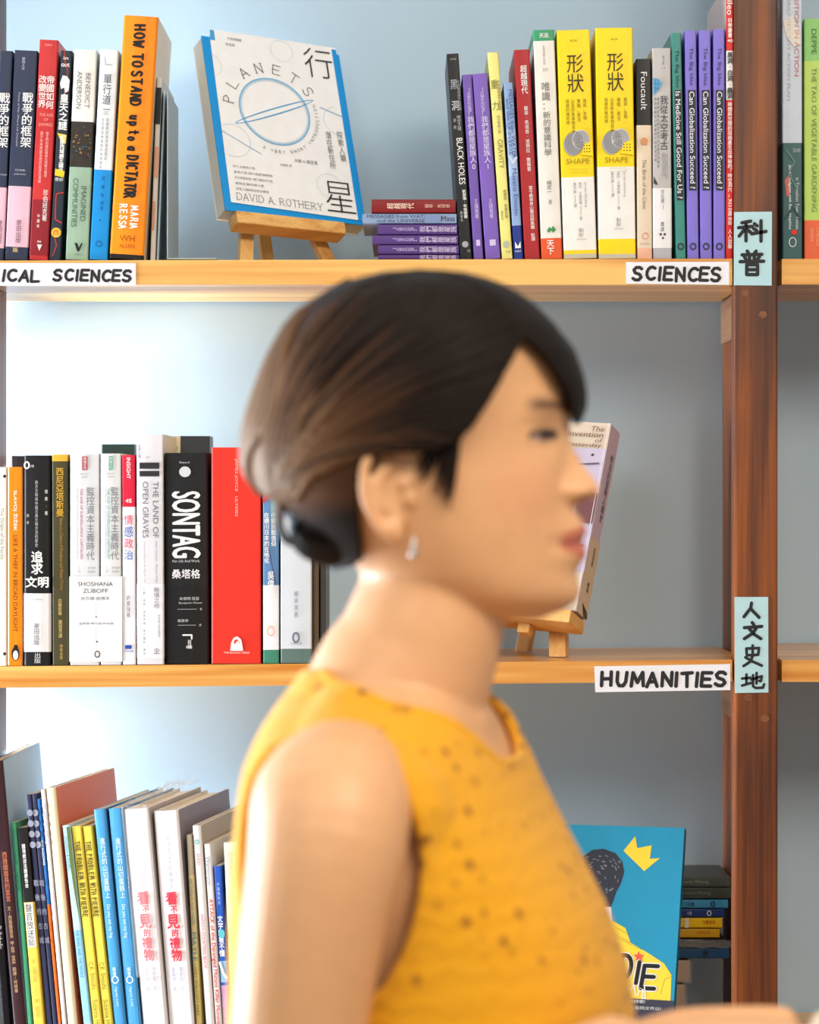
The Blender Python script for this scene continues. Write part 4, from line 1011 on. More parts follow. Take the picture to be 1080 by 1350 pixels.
def easel(label, base, tb, O, Wd, T, ledge, feet, apex, peg=None):
    """ledge = x0, x1, y0, y1, z0, z1 in the book's frame"""
    t, u, n = tb
    L = lambda x, y, z: O + t * x - n * y + u * z - base
    root = tag(empty('display_easel', base), label, 'easel', 'small wooden display easels')
    mb = MB()
    x0, x1, y0, y1, z0, z1 = ledge
    v = [L(x, y, z) for z in (z0, z1) for x, y in ((x0, y0), (x1, y0), (x1, y1), (x0, y1))]
    mb.mesh(v, [(0, 3, 2, 1), (4, 5, 6, 7), (0, 1, 5, 4), (1, 2, 6, 5), (2, 3, 7, 6), (3, 0, 4, 7)], M_PINEX)
    mb.build('ledge', root, bevel=.0012)
    for nm, f, w, d in feet:
        mb = MB()
        top = L(*apex) if nm == 'leg' else L(apex[0], apex[1] + .008, apex[2] - .02)
        stick(mb, Vector(f) - base, top, w, d, M_PINEV, t, True)
        mb.build(nm, root, bevel=.0008)
    if peg:
        mb = MB(); stick(mb, L(*peg[0]), L(*peg[1]), .012, .012, M_PINEX, t); mb.build('peg', root, bevel=.001)

# the white and blue book about planets
tb = basis(29, 24, 3.4)
yB = D + .062
O = P(297, 277, yB)
Wb, Hb, Tb = .1495, .194, .021
M_ = mat4(*tb, O)
GREY = (60, 60, 66)
def planets(mb, pl, lay):
    blue, pale = (16, 146, 222), (150, 196, 226)
    WH = flat((242, 242, 244), .5)
    x0, y0, x1, y1 = .007, .0085, Wb - .0035, Hb + .0075
    # loose white jacket: a sheet with a blue right margin
    mb.poly([(x0, -.0008, y0 + .0005), (x1, -.0008, y0 - .004), (x1, -.0008, y1 - .001), (x0 + .002, -.0008, y1 + .001)], WH)
    mb.poly([(x0, -.0003, y0 + .0005), (x0, -.0008, y0 + .0005), (x0 + .002, -.0008, y1 + .001), (x0 + .002, -.0003, y1 + .001)], WH)
    lay[0] = .0010
    w, h = x1 - x0, y1 - y0
    q = lambda x, y: (x0 + x * w, y0 + y * h)
    def ink(c):
        lay[0] += .00003
        return flat(c, .5)
    m = ink(blue); mb.poly([pl(*q(.965, -.02)), pl(*q(1, -.02)), pl(*q(1, .985)), pl(*q(.965, .985))], m)
    m = ink((60, 160, 220)); mb.poly([pl(*q(.012, .94)), pl(*q(.05, .94)), pl(*q(.05, 1.0)), pl(*q(.02, 1.0))], m)
    cx, cy = q(.435, .56)
    m = ink(pale); ring(mb, cx, cy, .0365, .0365, .0016, m, pl)
    m = ink((190, 214, 232)); ring(mb, cx, cy, .0348, .0348, .0007, m, pl)
    m = ink((70, 160, 214)); ring(mb, cx, cy, .0376, .0376, .0006, m, pl)
    m = ink((60, 156, 214))
    ring(mb, cx, cy, .0475, .0032, .0012, m, pl, rot=math.radians(23))
    for (ux, uy, rr, ring_) in ((-.02, .79, .0125, 0), (.08, .36, .018, 1), (.93, .55, .016, 1), (.78, .16, .0135, 0), (.56, .93, .012, 0)):
        c2 = q(ux, uy); m = ink((206, 220, 232) if not ring_ else (186, 208, 226))
        a0, a1 = (0, 2 * math.pi)
        if ux < .05: a0, a1 = -1.2, 1.3
        if ux > .9: a0, a1 = 1.75, 4.5
        if ux == .08: a0, a1 = -2.0, 2.1
        ring(mb, c2[0], c2[1], rr, rr, .0005, m, pl, a0=a0, a1=a1)
    m = ink((110, 170, 214)); a = q(-.0, .41); b = q(.28, .3); ribbon(mb, [a, b], .0006, m, pl)
    a = q(.8, .62); b = q(.965, .58); ribbon(mb, [a, b], .0008, m, pl)
    m = ink((70, 68, 70))
    R = .0435
    for i, ch in enumerate('PLANETS'):
        ang = math.radians(170 - i * 22.5)
        px_, py_ = cx + R * math.cos(ang), cy + R * math.sin(ang)
        pen_text(mb, ch, -.005, .005, 0, .0105, .0007, m, pl, rot=ang - math.pi / 2, serif=.0012, narrow=.8, origin=(px_, py_))
    m = ink((130, 130, 134))
    for i, ch in enumerate('A VERY SHORT INTRODUCTION'):
        if ch == ' ':
            continue
        ang = math.radians(-112 + i * 5.3)
        px_, py_ = cx + .0455 * math.cos(ang), cy + .0455 * math.sin(ang)
        text_h(mb, ch, px_, py_, .0026 if ch != 'I' else .0005, .0034, m, pl, rot=ang + math.pi / 2)
    m = ink((52, 50, 52))
    c2 = q(.84, .885); text_h(mb, '行', c2[0], c2[1], .031, .034, m, pl, bold=-.012)
    c2 = q(.845, .1); text_h(mb, '星', c2[0], c2[1], .031, .034, m, pl, bold=-.012)
    m = ink((120, 118, 120))
    text_v(mb, '探索人類', q(.92, 0)[0], q(0, .49)[1], q(0, .31)[1], .0068, m, pl)
    text_v(mb, '潛在新住所', q(.83, 0)[0], q(0, .48)[1], q(0, .26)[1], .0068, m, pl)
    m = ink((130, 126, 126))
    pen_text(mb, 'DAVID A. ROTHERY', q(.04, 0)[0], q(.7, 0)[0], q(0, .022)[1], .0075, .00055, m, pl, serif=.0008, narrow=.74, rot=math.radians(-1.2))
    c2 = q(.62, .285); text_h(mb, '大衛·A·羅瑟里', c2[0], c2[1], .025, .0042, m, pl)
    c2 = q(.46, .25); text_h(mb, '林修民 譯', c2[0], c2[1], .012, .003, m, pl)
    c2 = q(.2, .945); text_h(mb, '牛津通識課', c2[0], c2[1] + .003, .015, .0032, m, pl)
    c2 = q(.16, .925); text_h(mb, '宇宙篇', c2[0], c2[1], .010, .003, m, pl)
    for i, (s, ln) in enumerate((('除了太陽系行星,', .024), ('還有行星,繞行恆星運轉著!', .041), ('天文學家發現了數千顆系外行星', .040), ('重新定義何謂行星', .030), ('探索人類的新住所在哪裡', .034))):
        c2 = q(.05, .21 - i * .032); text_h(mb, s, c2[0] + ln / 2, c2[1], ln, .0028, m, pl)
show_book('white and blue book with a ringed planet, propped on an easel on the top shelf', M_, Wb, Hb, Tb, (16, 146, 222), (232, 230, 226), True, planets)
zs = shelf_z(ROW_TOP[0], O.x + .12) + .0004
def foot(px, y):
    return Vector(((px - 540) * y / F, y, zs))
base_ = Vector((O.x + .05, yB + .05, zs))
easel('small pine easel holding the planet book on the top shelf', base_, tb, O, Wb, Tb,
      (.0075, .122, -.008, .012, -.0165, -.0035), (('leg', foot(323, yB + .016), .0138, .008), ('leg', foot(438, yB + .060), .0138, .008), ('back_leg', foot(354, yB + .105), .0125, .008)), (.066, .044, .145))

# the tall book about yesterday's invention, on the middle shelf
tb = basis(-23, 19, 4.0)
Wb, Hb, Tb = .14, .188, .0285
yB = D + .040
O = P(760.5, 806, yB) - tb[0] * Wb
M_ = mat4(*tb, O)
def invention(mb, pl, lay):
    def ink(c):
        lay[0] += .00003
        return flat(c, .5)
    q = lambda x, y: (x * Wb, y * Hb)
    def rect(x0, y0, x1, y1, c):
        m = ink(c); mb.poly([pl(*q(x0, y0)), pl(*q(x1, y0)), pl(*q(x1, y1)), pl(*q(x0, y1))], m)
    rect(0, .86, 1, 1, (212, 200, 184))
    rect(0, .2, 1, .86, (198, 190, 216))
    r = random.Random(4)
    for _ in range(60):
        m = ink(r.choice([(70, 60, 84), (150, 120, 150), (226, 214, 216), (120, 90, 110), (232, 222, 226)]))
        c2 = q(r.uniform(.3, .98), r.uniform(.3, .85)); disc(mb, c2[0], c2[1], r.uniform(.0006, .002), r.uniform(.0005, .0014), m, pl, 8)
    m = ink((70, 66, 84)); ribbon(mb, [q(.45, .7), q(.7, .76), q(.97, .78)], .0012, m, pl); ribbon(mb, [q(.6, .70), q(.8, .8)], .001, m, pl); ribbon(mb, [q(.2, .5), q(.5, .6), q(.7, .74)], .001, m, pl)
    rect(.86, .46, 1, .62, (120, 78, 84))
    rect(0, .0, 1, .2, (206, 192, 172))
    m = ink((122, 84, 62))
    for s, yy, ln in (('The', .963, .0135), ('Invention', .932, .036), ('of', .902, .0075), ('Yesterday', .872, .037)):
        text_h(mb, s, q(.965, 0)[0] - ln / 2, q(0, yy)[1], ln, .0052 if s != 'of' else .0044, m, pl, shear=.15)
    rect(.985, 0, .99, 1, (226, 218, 224))
def inv_spine(mb, pl):
    e = [.00003]
    mb.poly([pl(0, Hb * .4), pl(Tb, Hb * .4), pl(Tb, 0), pl(0, 0)], flat((206, 188, 164), .5))
    mb.poly([pl(Tb * .3, .012), pl(Tb, .006), pl(Tb, 0), pl(Tb * .6, 0)], flat((30, 28, 32), .5))
    pl2 = lambda x, y: tuple(a + b for a, b in zip(pl(x, y), (.0003, 0, 0)))
    text_v(mb, '昨日的發明人類史', Tb * .6, Hb * .86, Hb * .5, .0085, flat((70, 60, 72), .5), pl2)
    text_v(mb, '安薩里著', Tb * .55, Hb * .36, Hb * .26, .005, flat((80, 70, 66), .5), pl2)
    text_v(mb, '廣場', Tb * .55, Hb * .18, Hb * .12, .006, flat((60, 54, 54), .5), pl2)
show_book('lilac and cream book titled The Invention of Yesterday, leaning on an easel behind the face', M_, Wb, Hb, Tb, (200, 190, 212), (196, 180, 200), False, invention, sp_draw=inv_spine)
zs = shelf_z(ROW_MID[0], O.x + .14) + .0004
base_ = Vector((O.x + .08, yB + .05, zs))
easel('small pine easel holding the lilac book on the middle shelf', base_, tb, O, Wb, Tb,
      (.012, .139, -.012, .030, -.0145, -.002), (('leg', foot(737, yB + .030), .0165, .012), ('leg', foot(612, yB + .074), .0165, .012), ('back_leg', foot(690, yB + .12), .014, .010)), (.07, .060, .15), peg=((.088, .01, -.0145), (.088, .01, -.024)))

# the turquoise picture book on the bottom shelf
tb = basis(-15, 21, 0)
Wb, Hb, Tb = .205, .2135, .0115
yB = D + .045
zs = shelf_z(ROW_BOT[0], .24) + .0052
xr = (885 - 540) * yB / F
O = Vector((xr, yB, zs)) - tb[0] * Wb
M_ = mat4(*tb, O)
def teal(mb, pl, lay):
    k = F / (D + .09)
    def ink(c):
        lay[0] += .00003
        return flat(c, .5)
    # measured from the cover's top right corner in photo pixels
    ct, st = math.cos(math.radians(15)), math.cos(math.radians(21))
    def q(px, py):
        v = (py - 1108) / k / st
        top = Hb - v * .995
        edge = 912 - (py - 1108) * .106
        return (Wb - (edge - px) / k / ct, top)
    def poly(pts, c):
        m = ink(c); mb.poly([pl(*q(*p)) for p in pts], m)
    # round dark head with light scribbles, white collar, yellow jacket
    m = ink((44, 50, 66))
    pts = [(775, 1150), (790, 1140), (805, 1138), (820, 1143), (829, 1154), (831, 1167), (826, 1182), (820, 1192), (815, 1205), (811, 1214), (770, 1214), (745, 1190), (748, 1165)]
    mb.poly([pl(*q(*p)) for p in pts], m)
    r = random.Random(2); m = ink((176, 184, 198))
    for _ in range(90):
        a, b = r.uniform(752, 826), r.uniform(1143, 1206)
        if b > 1180 and a > 818: continue
        an = math.atan2(b - 1175, a - 795) + 1.57
        p0 = q(a, b); p1 = q(a + 3.4 * math.cos(an), b + 3.4 * math.sin(an))
        ribbon(mb, [p0, p1], .00035, m, pl)
    poly([(770, 1212), (812, 1212), (813, 1230), (770, 1234)], (232, 234, 236))
    poly([(700, 1260), (760, 1232), (815, 1230), (830, 1238), (836, 1256), (858, 1268), (878, 1280), (887, 1294), (884, 1330), (700, 1340)], (248, 214, 62))
    m = ink((120, 104, 50))
    for ln in ([(815, 1236), (834, 1246)], [(812, 1244), (836, 1256)], [(818, 1250), (850, 1264)], [(872, 1318), (878, 1300), (887, 1296)], [(760, 1240), (745, 1300)]):
        ribbon(mb, [q(*p) for p in ln], .0004, m, pl)
    poly([(831, 1140), (847, 1121), (849, 1136), (868, 1132), (865, 1149), (878, 1148), (857, 1165)], (250, 214, 60))
    # title letters, white keyline under black
    sl = .22
    for wd, c in ((.0062, (236, 238, 240)), (.0040, (20, 20, 24))):
        lay[0] += .0003
        m = ink(c)
        for ch, x0, x1, y0, y1 in (('D', 818, 832, 1272, 1303), ('I', 836, 846, 1280, 1306), ('E', 847, 866, 1284, 1312), ('R', 798, 813, 1264, 1296)):
            for s_ in SK[ch]:
                pp_ = []
                for (u, v) in s_:
                    px_ = x0 + u * (x1 - x0) + sl * v * (y1 - y0)
                    py_ = y1 + (y0 - y1) * v
                    pp_.append(q(px_, py_))
                ribbon(mb, pp_, wd, m, pl)
    m = ink((238, 240, 240))
    for ln in ([(826, 1312), (830, 1306), (833, 1318), (838, 1308), (840, 1322)], [(842, 1322), (846, 1312), (850, 1314), (848, 1324), (856, 1326)], [(852, 1308), (852, 1326)]):
        ribbon(mb, [q(*p) for p in ln], .0010, m, pl)
    poly([(842 + 7 * math.sin(i * math.pi / 5) * (1 if i % 2 == 0 else .45) + 4, 1273 - 7 * math.cos(i * math.pi / 5) * (1 if i % 2 == 0 else .45)) for i in range(10)], (226, 92, 84))
    poly([(690, 1323), (889, 1326), (884, 1392), (690, 1392)], (52, 56, 74))
    m = ink((226, 228, 232))
    for s, x0, x1, yy in (('給孩子的詩歌!', 812, 852, 1328.5), ('勇敢, 上街同文件以!', 816, 872, 1336.5)):
        p0, p1 = q(x0, yy), q(x1, yy)
        text_h(mb, s, (p0[0] + p1[0]) / 2, p0[1], p1[0] - p0[0], .0034, m, pl)
show_book('turquoise picture book with a yellow crown and the back of a dark-haired head', M_, Wb, Hb, Tb, (14, 146, 190), (12, 108, 142), False, teal)

# stack behind the turquoise book, lying on wrapped parcels
G7 = 'books lying in a stack beside the post on the bottom shelf'
OF = .128
def st(label, x1, y0, y1, c, texts=(), **kw):
    return lying(label, G7, 838, x1, y0, y1, c, off=OF, dep=.092, texts=texts, **kw)
wong = (150, 156, 144)
st('grey green book on top of the stack beside the post, bottom shelf', 963, 1156, 1169.6, (74, 82, 76), [('r', 'Victoria Wong', .5, 890, 934, 5, wong)])
st('second grey green book of the stack beside the post, a little darker', 964, 1170, 1185, (60, 68, 64), [('r', 'Victoria Wong', .5, 894, 937, 5, (120, 126, 116))])
st('sky blue book in the stack beside the post on the bottom shelf', 960, 1186, 1197.5, (58, 138, 184), [('ring', .5, 940, 3, 2.4, (24, 44, 80), 1.4), ('r', '小魯', .5, 906, 916, 5, (24, 44, 80))])
st('navy book under the sky blue one in the stack beside the post', 955, 1198, 1209.5, (28, 52, 112), [('ring', .5, 935, 3, 2.4, (200, 210, 226), 1.4), ('r', '小魯', .5, 906, 912, 5, (200, 210, 226))])
st('yellow book with red letters, upper one in the stack beside the post', 952, 1210, 1223.5, (232, 190, 22), [('box', 0, 1, 903, 908, (226, 220, 206)), ('r', 'つまちの', .6, 926, 943, 5, (190, 50, 30), .02)])
st('yellow book with red letters, lower one in the stack beside the post', 949, 1224.5, 1236.5, (206, 158, 24), [('r', 'つまちの', .6, 918, 936, 4, (200, 80, 30), .02)])
wb = st('dark book in crinkled plastic near the foot of the stack beside the post', 956, 1237.5, 1249.5, (24, 22, 20))
cv = [c for c in wb.children if c.name.startswith('cover')][0]
bx = [max(v[i] for v in cv.bound_box) for i in range(3)]
def shroud():
    mb = MB(); r = random.Random(3); n1, n2 = 8, 16; V = []
    for i in range(n1 + 1):
        for j in range(n2 + 1):
            V.append((bx[0] * (.02 + .96 * i / n1), -.003 - abs(r.gauss(0, .0025)), -.006 + r.gauss(0, .0015) + bx[2] * .6 * j / n2))
    mb.mesh(V, [(i * (n2 + 1) + j, (i + 1) * (n2 + 1) + j, (i + 1) * (n2 + 1) + j + 1, i * (n2 + 1) + j + 1) for i in range(n1) for j in range(n2)], mpl2)
    return mb
shroud().build('plastic_wrap', wb, smooth=True)['label'] = 'crinkled clear plastic wrap'
st('dark blue book at the foot of the stack beside the post, on the brown parcels', 961, 1250.5, 1264, (36, 78, 120), [('h', 'N', .42, 930, 5, 7, (20, 24, 34), .03), ('h', 'O', .8, 930, 5, 5, (20, 24, 34), .03)])
M_KRAFT = flat((172, 138, 112), .55)
for (x1, y0, y1), lb in zip(((911, 1264.6, 1296), (905, 1296.6, 1333), (908, 1333.6, 1370.5)), ('brown paper parcel in clear plastic directly under the book stack by the post', 'brown paper parcel in clear plastic, second under the book stack by the post', 'brown paper parcel lowest under the book stack, on the bottom shelf board')):
    y = D + OF; k = F / y
    p0 = P(815, y1, y)
    if y1 > 1360: p0.z = shelf_z(ROW_BOT[0], .2) + .0015
    root = tag(empty('wrapped_parcel', p0), lb, 'parcel', 'brown parcels under the book stack')
    w_, h_ = (x1 - 815) / k, P(815, y0, y).z - p0.z - .0006
    mb = MB(); mb.box((0.001, .001, .0005), (w_ - .001, .09, h_ - .0005), M_KRAFT); mb.build('parcel', root, bevel=.002)
    mb = MB(); r = random.Random(int(y0)); n = 12; V = []
    for i in range(n + 1):
        for j in range(7):
            V.append((w_ * .55 + w_ * .46 * i / n, -.0006 - abs(r.gauss(0, .0009)), h_ * (.02 + .96 * j / 6)))
    mb.mesh(V, [(i * 7 + j, (i + 1) * 7 + j, (i + 1) * 7 + j + 1, i * 7 + j + 1) for i in range(n) for j in range(6)], mpl2)
    V = []
    for i in range(7):
        for j in range(7):
            V.append((w_ + .0004 + abs(r.gauss(0, .0012)), .09 * i / 6, h_ * (.02 + .96 * j / 6)))
    mb.mesh(V, [(i * 7 + j, (i + 1) * 7 + j, (i + 1) * 7 + j + 1, i * 7 + j + 1) for i in range(6) for j in range(6)], mpl2)
    mb.build('plastic_wrap', root, smooth=True)['label'] = 'creased clear plastic'

# ------------------------------------------------------------------ the woman
PX0_ = 0.0
def wpt(px, py, b, yaw, pxc):
    """a point of the woman seen at a pixel, b metres to her right of her middle plane"""
    c, s = math.cos(math.radians(yaw)), math.sin(math.radians(yaw))
    X0 = (pxc - 540) / SP
    q = (px - 540) / F
    a = (q * (DP - b * c) - X0 + b * s) / (c + q * s)
    Y = DP - a * s - b * c
    return Vector((X0 + a * c - b * s, Y, CZ - (py - HY) * Y / F))
def frame(yaw, pxc):
    c, s = math.cos(math.radians(yaw)), math.sin(math.radians(yaw))
    X0 = (pxc - 540) / SP
    return np.array([X0, DP, 0.0]), np.array([c, -s, 0.0]), np.array([-s, -c, 0.0])
HYAW, BYAW = 7.0, 14.0
HXC, BXC = 560.0, 532.0
Hh = lambda px, py, b=0.0: wpt(px, py, b, HYAW, HXC)
Bb = lambda px, py, b=0.0: wpt(px, py, b, BYAW, BXC)
hz = lambda py: CZ - (py - HY) / SP

def smooth_tab(xs, tab, col, sig):
    """smoothed table lookup"""
    t = np.array(tab, float)
    g = np.linspace(t[0, 0] - 40, t[-1, 0] + 40, 900)
    v = np.interp(g, t[:, 0], t[:, col])
    if sig > 0:
        d = g[1] - g[0]
        n = int(3 * sig / d) + 1
        kx = np.exp(-0.5 * (np.arange(-n, n + 1) * d / sig) ** 2); kx /= kx.sum()
        vp = np.pad(v, n, mode='edge')
        v = np.convolve(vp, kx, mode='valid')
    return np.interp(xs, g, v)
def loft(rings):
    """closed surface through rings of equal point count"""
    n = len(rings[0])
    V = np.concatenate([np.asarray(r, float) for r in rings] + [np.mean(rings[0], axis=0)[None], np.mean(rings[-1], axis=0)[None]])
    Fs = []
    for i in range(len(rings) - 1):
        for j in range(n):
            j2 = (j + 1) % n
            Fs.append((i * n + j, i * n + j2, (i + 1) * n + j2, (i + 1) * n + j))
    k = len(rings) * n
    for j in range(n):
        Fs.append((k, (j + 1) % n, j))
        Fs.append((k + 1, (len(rings) - 1) * n + j, (len(rings) - 1) * n + (j + 1) % n))
    return V, Fs
def tube(pts, radii, n=14, ref=(0, 0, 1), sub=3, cap=True):
    """tapered tube with rounded ends; radii are numbers or (across, along ref) pairs"""
    P_ = np.array([tuple(p) for p in pts], float)
    R_ = np.array([(r, r) if np.isscalar(r) else r for r in radii], float)
    m = len(P_)
    # Catmull-Rom refinement
    Q, RR = [], []
    for i in range(m - 1):
        p0, p1, p2, p3 = P_[max(i - 1, 0)], P_[i], P_[i + 1], P_[min(i + 2, m - 1)]
        for k in range(sub):
            t = k / sub
            Q.append(.5 * ((2 * p1) + (-p0 + p2) * t + (2 * p0 - 5 * p1 + 4 * p2 - p3) * t * t + (-p0 + 3 * p1 - 3 * p2 + p3) * t ** 3))
            RR.append(R_[i] * (1 - t) + R_[i + 1] * t)
    Q.append(P_[-1]); RR.append(R_[-1])
    Q, RR = np.array(Q), np.array(RR)
    T = np.gradient(Q, axis=0)
    T /= np.linalg.norm(T, axis=1)[:, None] + 1e-12
    rings = []
    u = np.cross(T[0], np.array(ref, float))
    if np.linalg.norm(u) < 1e-3:
        u = np.cross(T[0], np.array((1.0, 0.2, 0)))
    u /= np.linalg.norm(u)
    ang = np.linspace(0, 2 * math.pi, n, endpoint=False)
    fr = []
    for i in range(len(Q)):
        u = u - np.dot(u, T[i]) * T[i]; u /= np.linalg.norm(u)
        fr.append((u.copy(), np.cross(T[i], u)))
    def ringat(c, i, f):
        a, b = fr[i]
        return c + f * (np.cos(ang)[:, None] * a * RR[i][0] + np.sin(ang)[:, None] * b * RR[i][1])
    if cap:
        for f in (.35, .7, .92):
            rings.append(ringat(Q[0] - T[0] * math.sqrt(1 - f * f) * RR[0].mean(), 0, f))
    for i in range(len(Q)):
        rings.append(ringat(Q[i], i, 1.0))
    if cap:
        for f in (.92, .7, .35):
            rings.append(ringat(Q[-1] + T[-1] * math.sqrt(1 - f * f) * RR[-1].mean(), len(Q) - 1, f))
    return loft(rings)
def blob(c, r, axes=None, n=16):
    """ellipsoid"""
    c = np.array(tuple(c), float)
    A = np.eye(3) if axes is None else np.array(axes, float)
    rings = []
    for i in range(1, n):
        th = math.pi * i / n
        ph = np.linspace(0, 2 * math.pi, n * 2, endpoint=False)
        loc = np.stack([r[0] * math.sin(th) * np.cos(ph), r[1] * math.sin(th) * np.sin(ph), np.full_like(ph, r[2] * math.cos(th))], 1)
        rings.append(c + loc @ A)
    return loft(rings)
def merge(parts):
    V, Fs, b = [], [], 0
    for v, f in parts:
        V.append(np.asarray(v, float)); Fs += [tuple(i + b for i in t) for t in f]; b += len(v)
    return np.concatenate(V), Fs
def remesh(V, Fs, size):
    me = bpy.data.meshes.new('tmp'); me.from_pydata([tuple(v) for v in V], [], Fs); me.update()
    o = bpy.data.objects.new('tmp', me); COL.objects.link(o)
    bm = bmesh.new(); bm.from_mesh(me); bmesh.ops.recalc_face_normals(bm, faces=bm.faces); bm.to_mesh(me); bm.free()
    md = o.modifiers.new('r', 'REMESH'); md.mode = 'VOXEL'; md.voxel_size = size
    bpy.context.view_layer.update()
    ev = o.evaluated_get(bpy.context.evaluated_depsgraph_get())
    m2 = ev.to_mesh()
    n = len(m2.vertices)
    co = np.empty(n * 3); m2.vertices.foreach_get('co', co)
    fs = np.empty(len(m2.loops), int); m2.loops.foreach_get('vertex_index', fs)
    tot = np.empty(len(m2.polygons), int); m2.polygons.foreach_get('loop_total', tot)
    ev.to_mesh_clear()
    bpy.data.objects.remove(o); bpy.data.meshes.remove(me)
    faces = fs.reshape(-1, 4) if (tot == 4).all() else None
    assert faces is not None
    return co.reshape(-1, 3), faces
def relax(V, Q, it, weight=None, lam=.5):
    E = np.concatenate([Q[:, [0, 1]], Q[:, [1, 2]], Q[:, [2, 3]], Q[:, [3, 0]]])
    E = np.concatenate([E, E[:, ::-1]])
    deg = np.bincount(E[:, 0], minlength=len(V)).astype(float)
    V = V.copy()
    w = np.ones(len(V)) if weight is None else weight
    for k in range(it):
        l = lam if k % 2 == 0 else -lam * 0.98 - .02   # shrink-free pairs
        S_ = np.stack([np.bincount(E[:, 0], V[E[:, 1], i], minlength=len(V)) for i in range(3)], 1) / deg[:, None]
        V += (S_ - V) * (l * w)[:, None]
    return V
def mesh_obj(name, V, Fs, mats, parent, smooth=True, colour=None):
    me = bpy.data.meshes.new(name)
    V = np.asarray(V, float) - np.array(person.location)
    me.from_pydata(V.tolist(), [], [tuple(int(i) for i in f) for f in Fs])
    for m in mats:
        me.materials.append(m)
    if smooth:
        me.polygons.foreach_set('use_smooth', [True] * len(me.polygons))
    if colour is not None:
        at = me.color_attributes.new('tint', 'FLOAT_COLOR', 'POINT')
        at.data.foreach_set('color', np.asarray(colour, np.float32).ravel())
    me.update()
    o = bpy.data.objects.new(name, me); COL.objects.link(o); o.parent = parent
    return o

# ---- head: rows of front, back (pixels) and half width (metres)
HEAD = [(372, 606, 560, .010), (378, 640, 500, .030), (388, 668, 462, .043), (410, 702, 420, .058), (440, 727, 392, .067), (480, 744, 366, .0725), (520, 751, 352, .075),
        (545, 753, 347, .0755), (560, 752, 345, .0755), (575, 750, 346, .0755), (600, 749, 352, .0745), (640, 752, 372, .072), (665, 755, 396, .069), (700, 758, 430, .0645),
        (730, 759, 452, .0600), (757, 761, 480, .0545), (774, 763, 506, .049), (790, 759, 530, .0425), (803, 744, 560, .033), (812, 722, 600, .021), (816, 700, 640, .008)]
NOSE = [(560, 0), (575, 1), (588, 5), (600, 12), (612, 18), (624, 27), (636, 35.5), (644, 39), (650, 37), (657, 28), (663, 10), (668, 2), (674, 0)]
NSIG = [(560, .0055), (600, .0065), (630, .0085), (648, .0100), (665, .0095)]
LIPS = [(666, 0), (674, 3), (682, 9), (692, 14), (698, 16), (706, 14), (712, 8.5), (717, 10), (724, 14.5), (733, 14), (742, 7), (749, 1.5), (756, -1), (764, 0)]
def head_surface(rows=190, cols=260):
    py = np.linspace(372, 816, rows)
    f = smooth_tab(py, HEAD, 1, 5); bk = smooth_tab(py, HEAD, 2, 7); w = smooth_tab(py, HEAD, 3, 6)
    f[:3] = np.interp(py[:3], [372, 380], [606, 645]); bk[:3] = np.interp(py[:3], [372, 380], [560, 492]); w[:3] = np.interp(py[:3], [372, 380], [.008, .032])
    th = np.linspace(0, 2 * math.pi, cols, endpoint=False)
    # closer spacing over the face
    th = th - 0.35 * np.sin(th)
    C, S_ = np.cos(th), np.sin(th)
    A = np.empty((rows, cols)); B_ = np.empty((rows, cols)); Z = np.empty((rows, cols))
    for i in range(rows):
        fa, ba = (f[i] - HXC) / SP, (bk[i] - HXC) / SP
        mid = ba + .50 * (fa - ba)
        hf, hb = fa - mid, mid - ba
        ef, eb = 1.92, 2.15
        a = np.where(C >= 0, mid + hf * np.abs(C) ** (2 / ef), mid - hb * np.abs(C) ** (2 / eb))
        e = np.where(C >= 0, ef, eb)
        b = w[i] * np.sign(S_) * np.abs(S_) ** (2 / e)
        fr = np.clip((a - mid) / max(hf, 1e-6), 0, 1)
        low = np.clip((py[i] - 560) / 200, 0, 1)
        b *= 1 - (.07 + .06 * low) * fr ** 1.5
        wf = np.clip((fr - .25) / .35, 0, 1)
        nz = np.interp(py[i], *zip(*NOSE)) / SP * np.exp(-(b / np.interp(py[i], *zip(*NSIG))) ** 2)
        lw = .0250 * (1 - .12 * min(1.0, abs(py[i] - 713) / 40))
        lp = np.interp(py[i], *zip(*LIPS)) / SP * np.exp(-(np.abs(b) / lw) ** 2.6)
        g = lambda b0, sb, p0, sp: np.exp(-((np.abs(b) - b0) / sb) ** 2 - ((py[i] - p0) / sp) ** 2)
        d = nz + lp
        d += .0098 * g(.0125, .0056, 647, 13)
        d -= .0022 * g(.0215, .0050, 650, 18)             # wings of the nose
        d -= .0070 * g(.030, .0135, 573, 21)              # eye sockets
        d += .0042 * g(.0315, .0105, 577, 13)             # lids over the eyeball
        d -= .0016 * g(.0315, .012, 590, 3.5)
        d -= .0018 * g(.031, .012, 563, 4)
        d += .0020 * g(.026, .016, 540, 16)               # brow
        d += .0030 * g(.040, .018, 640, 40)               # cheek
        d -= .0022 * g(.0265, .005, 716, 10)               # corners of the mouth
        d += .0020 * g(.0, .016, 786, 16)                 # chin
        A[i] = a + d * wf
        B_[i] = b + np.sign(b) * .003 * np.exp(-((np.abs(b) - .016) / .008) ** 2 - ((py[i] - 648) / 12) ** 2) * wf
        Z[i] = hz(py[i])
    return A, B_, Z
A, B_, Z = head_surface()
O_, Fx, Rx = frame(HYAW, HXC)
def hloc(a, b, z):
    return O_ + np.multiply.outer(a, Fx) + np.multiply.outer(b, Rx) + np.multiply.outer(z, np.array([0, 0, 1.0]))
HV = hloc(A, B_, Z)
parts = [loft(list(HV))]
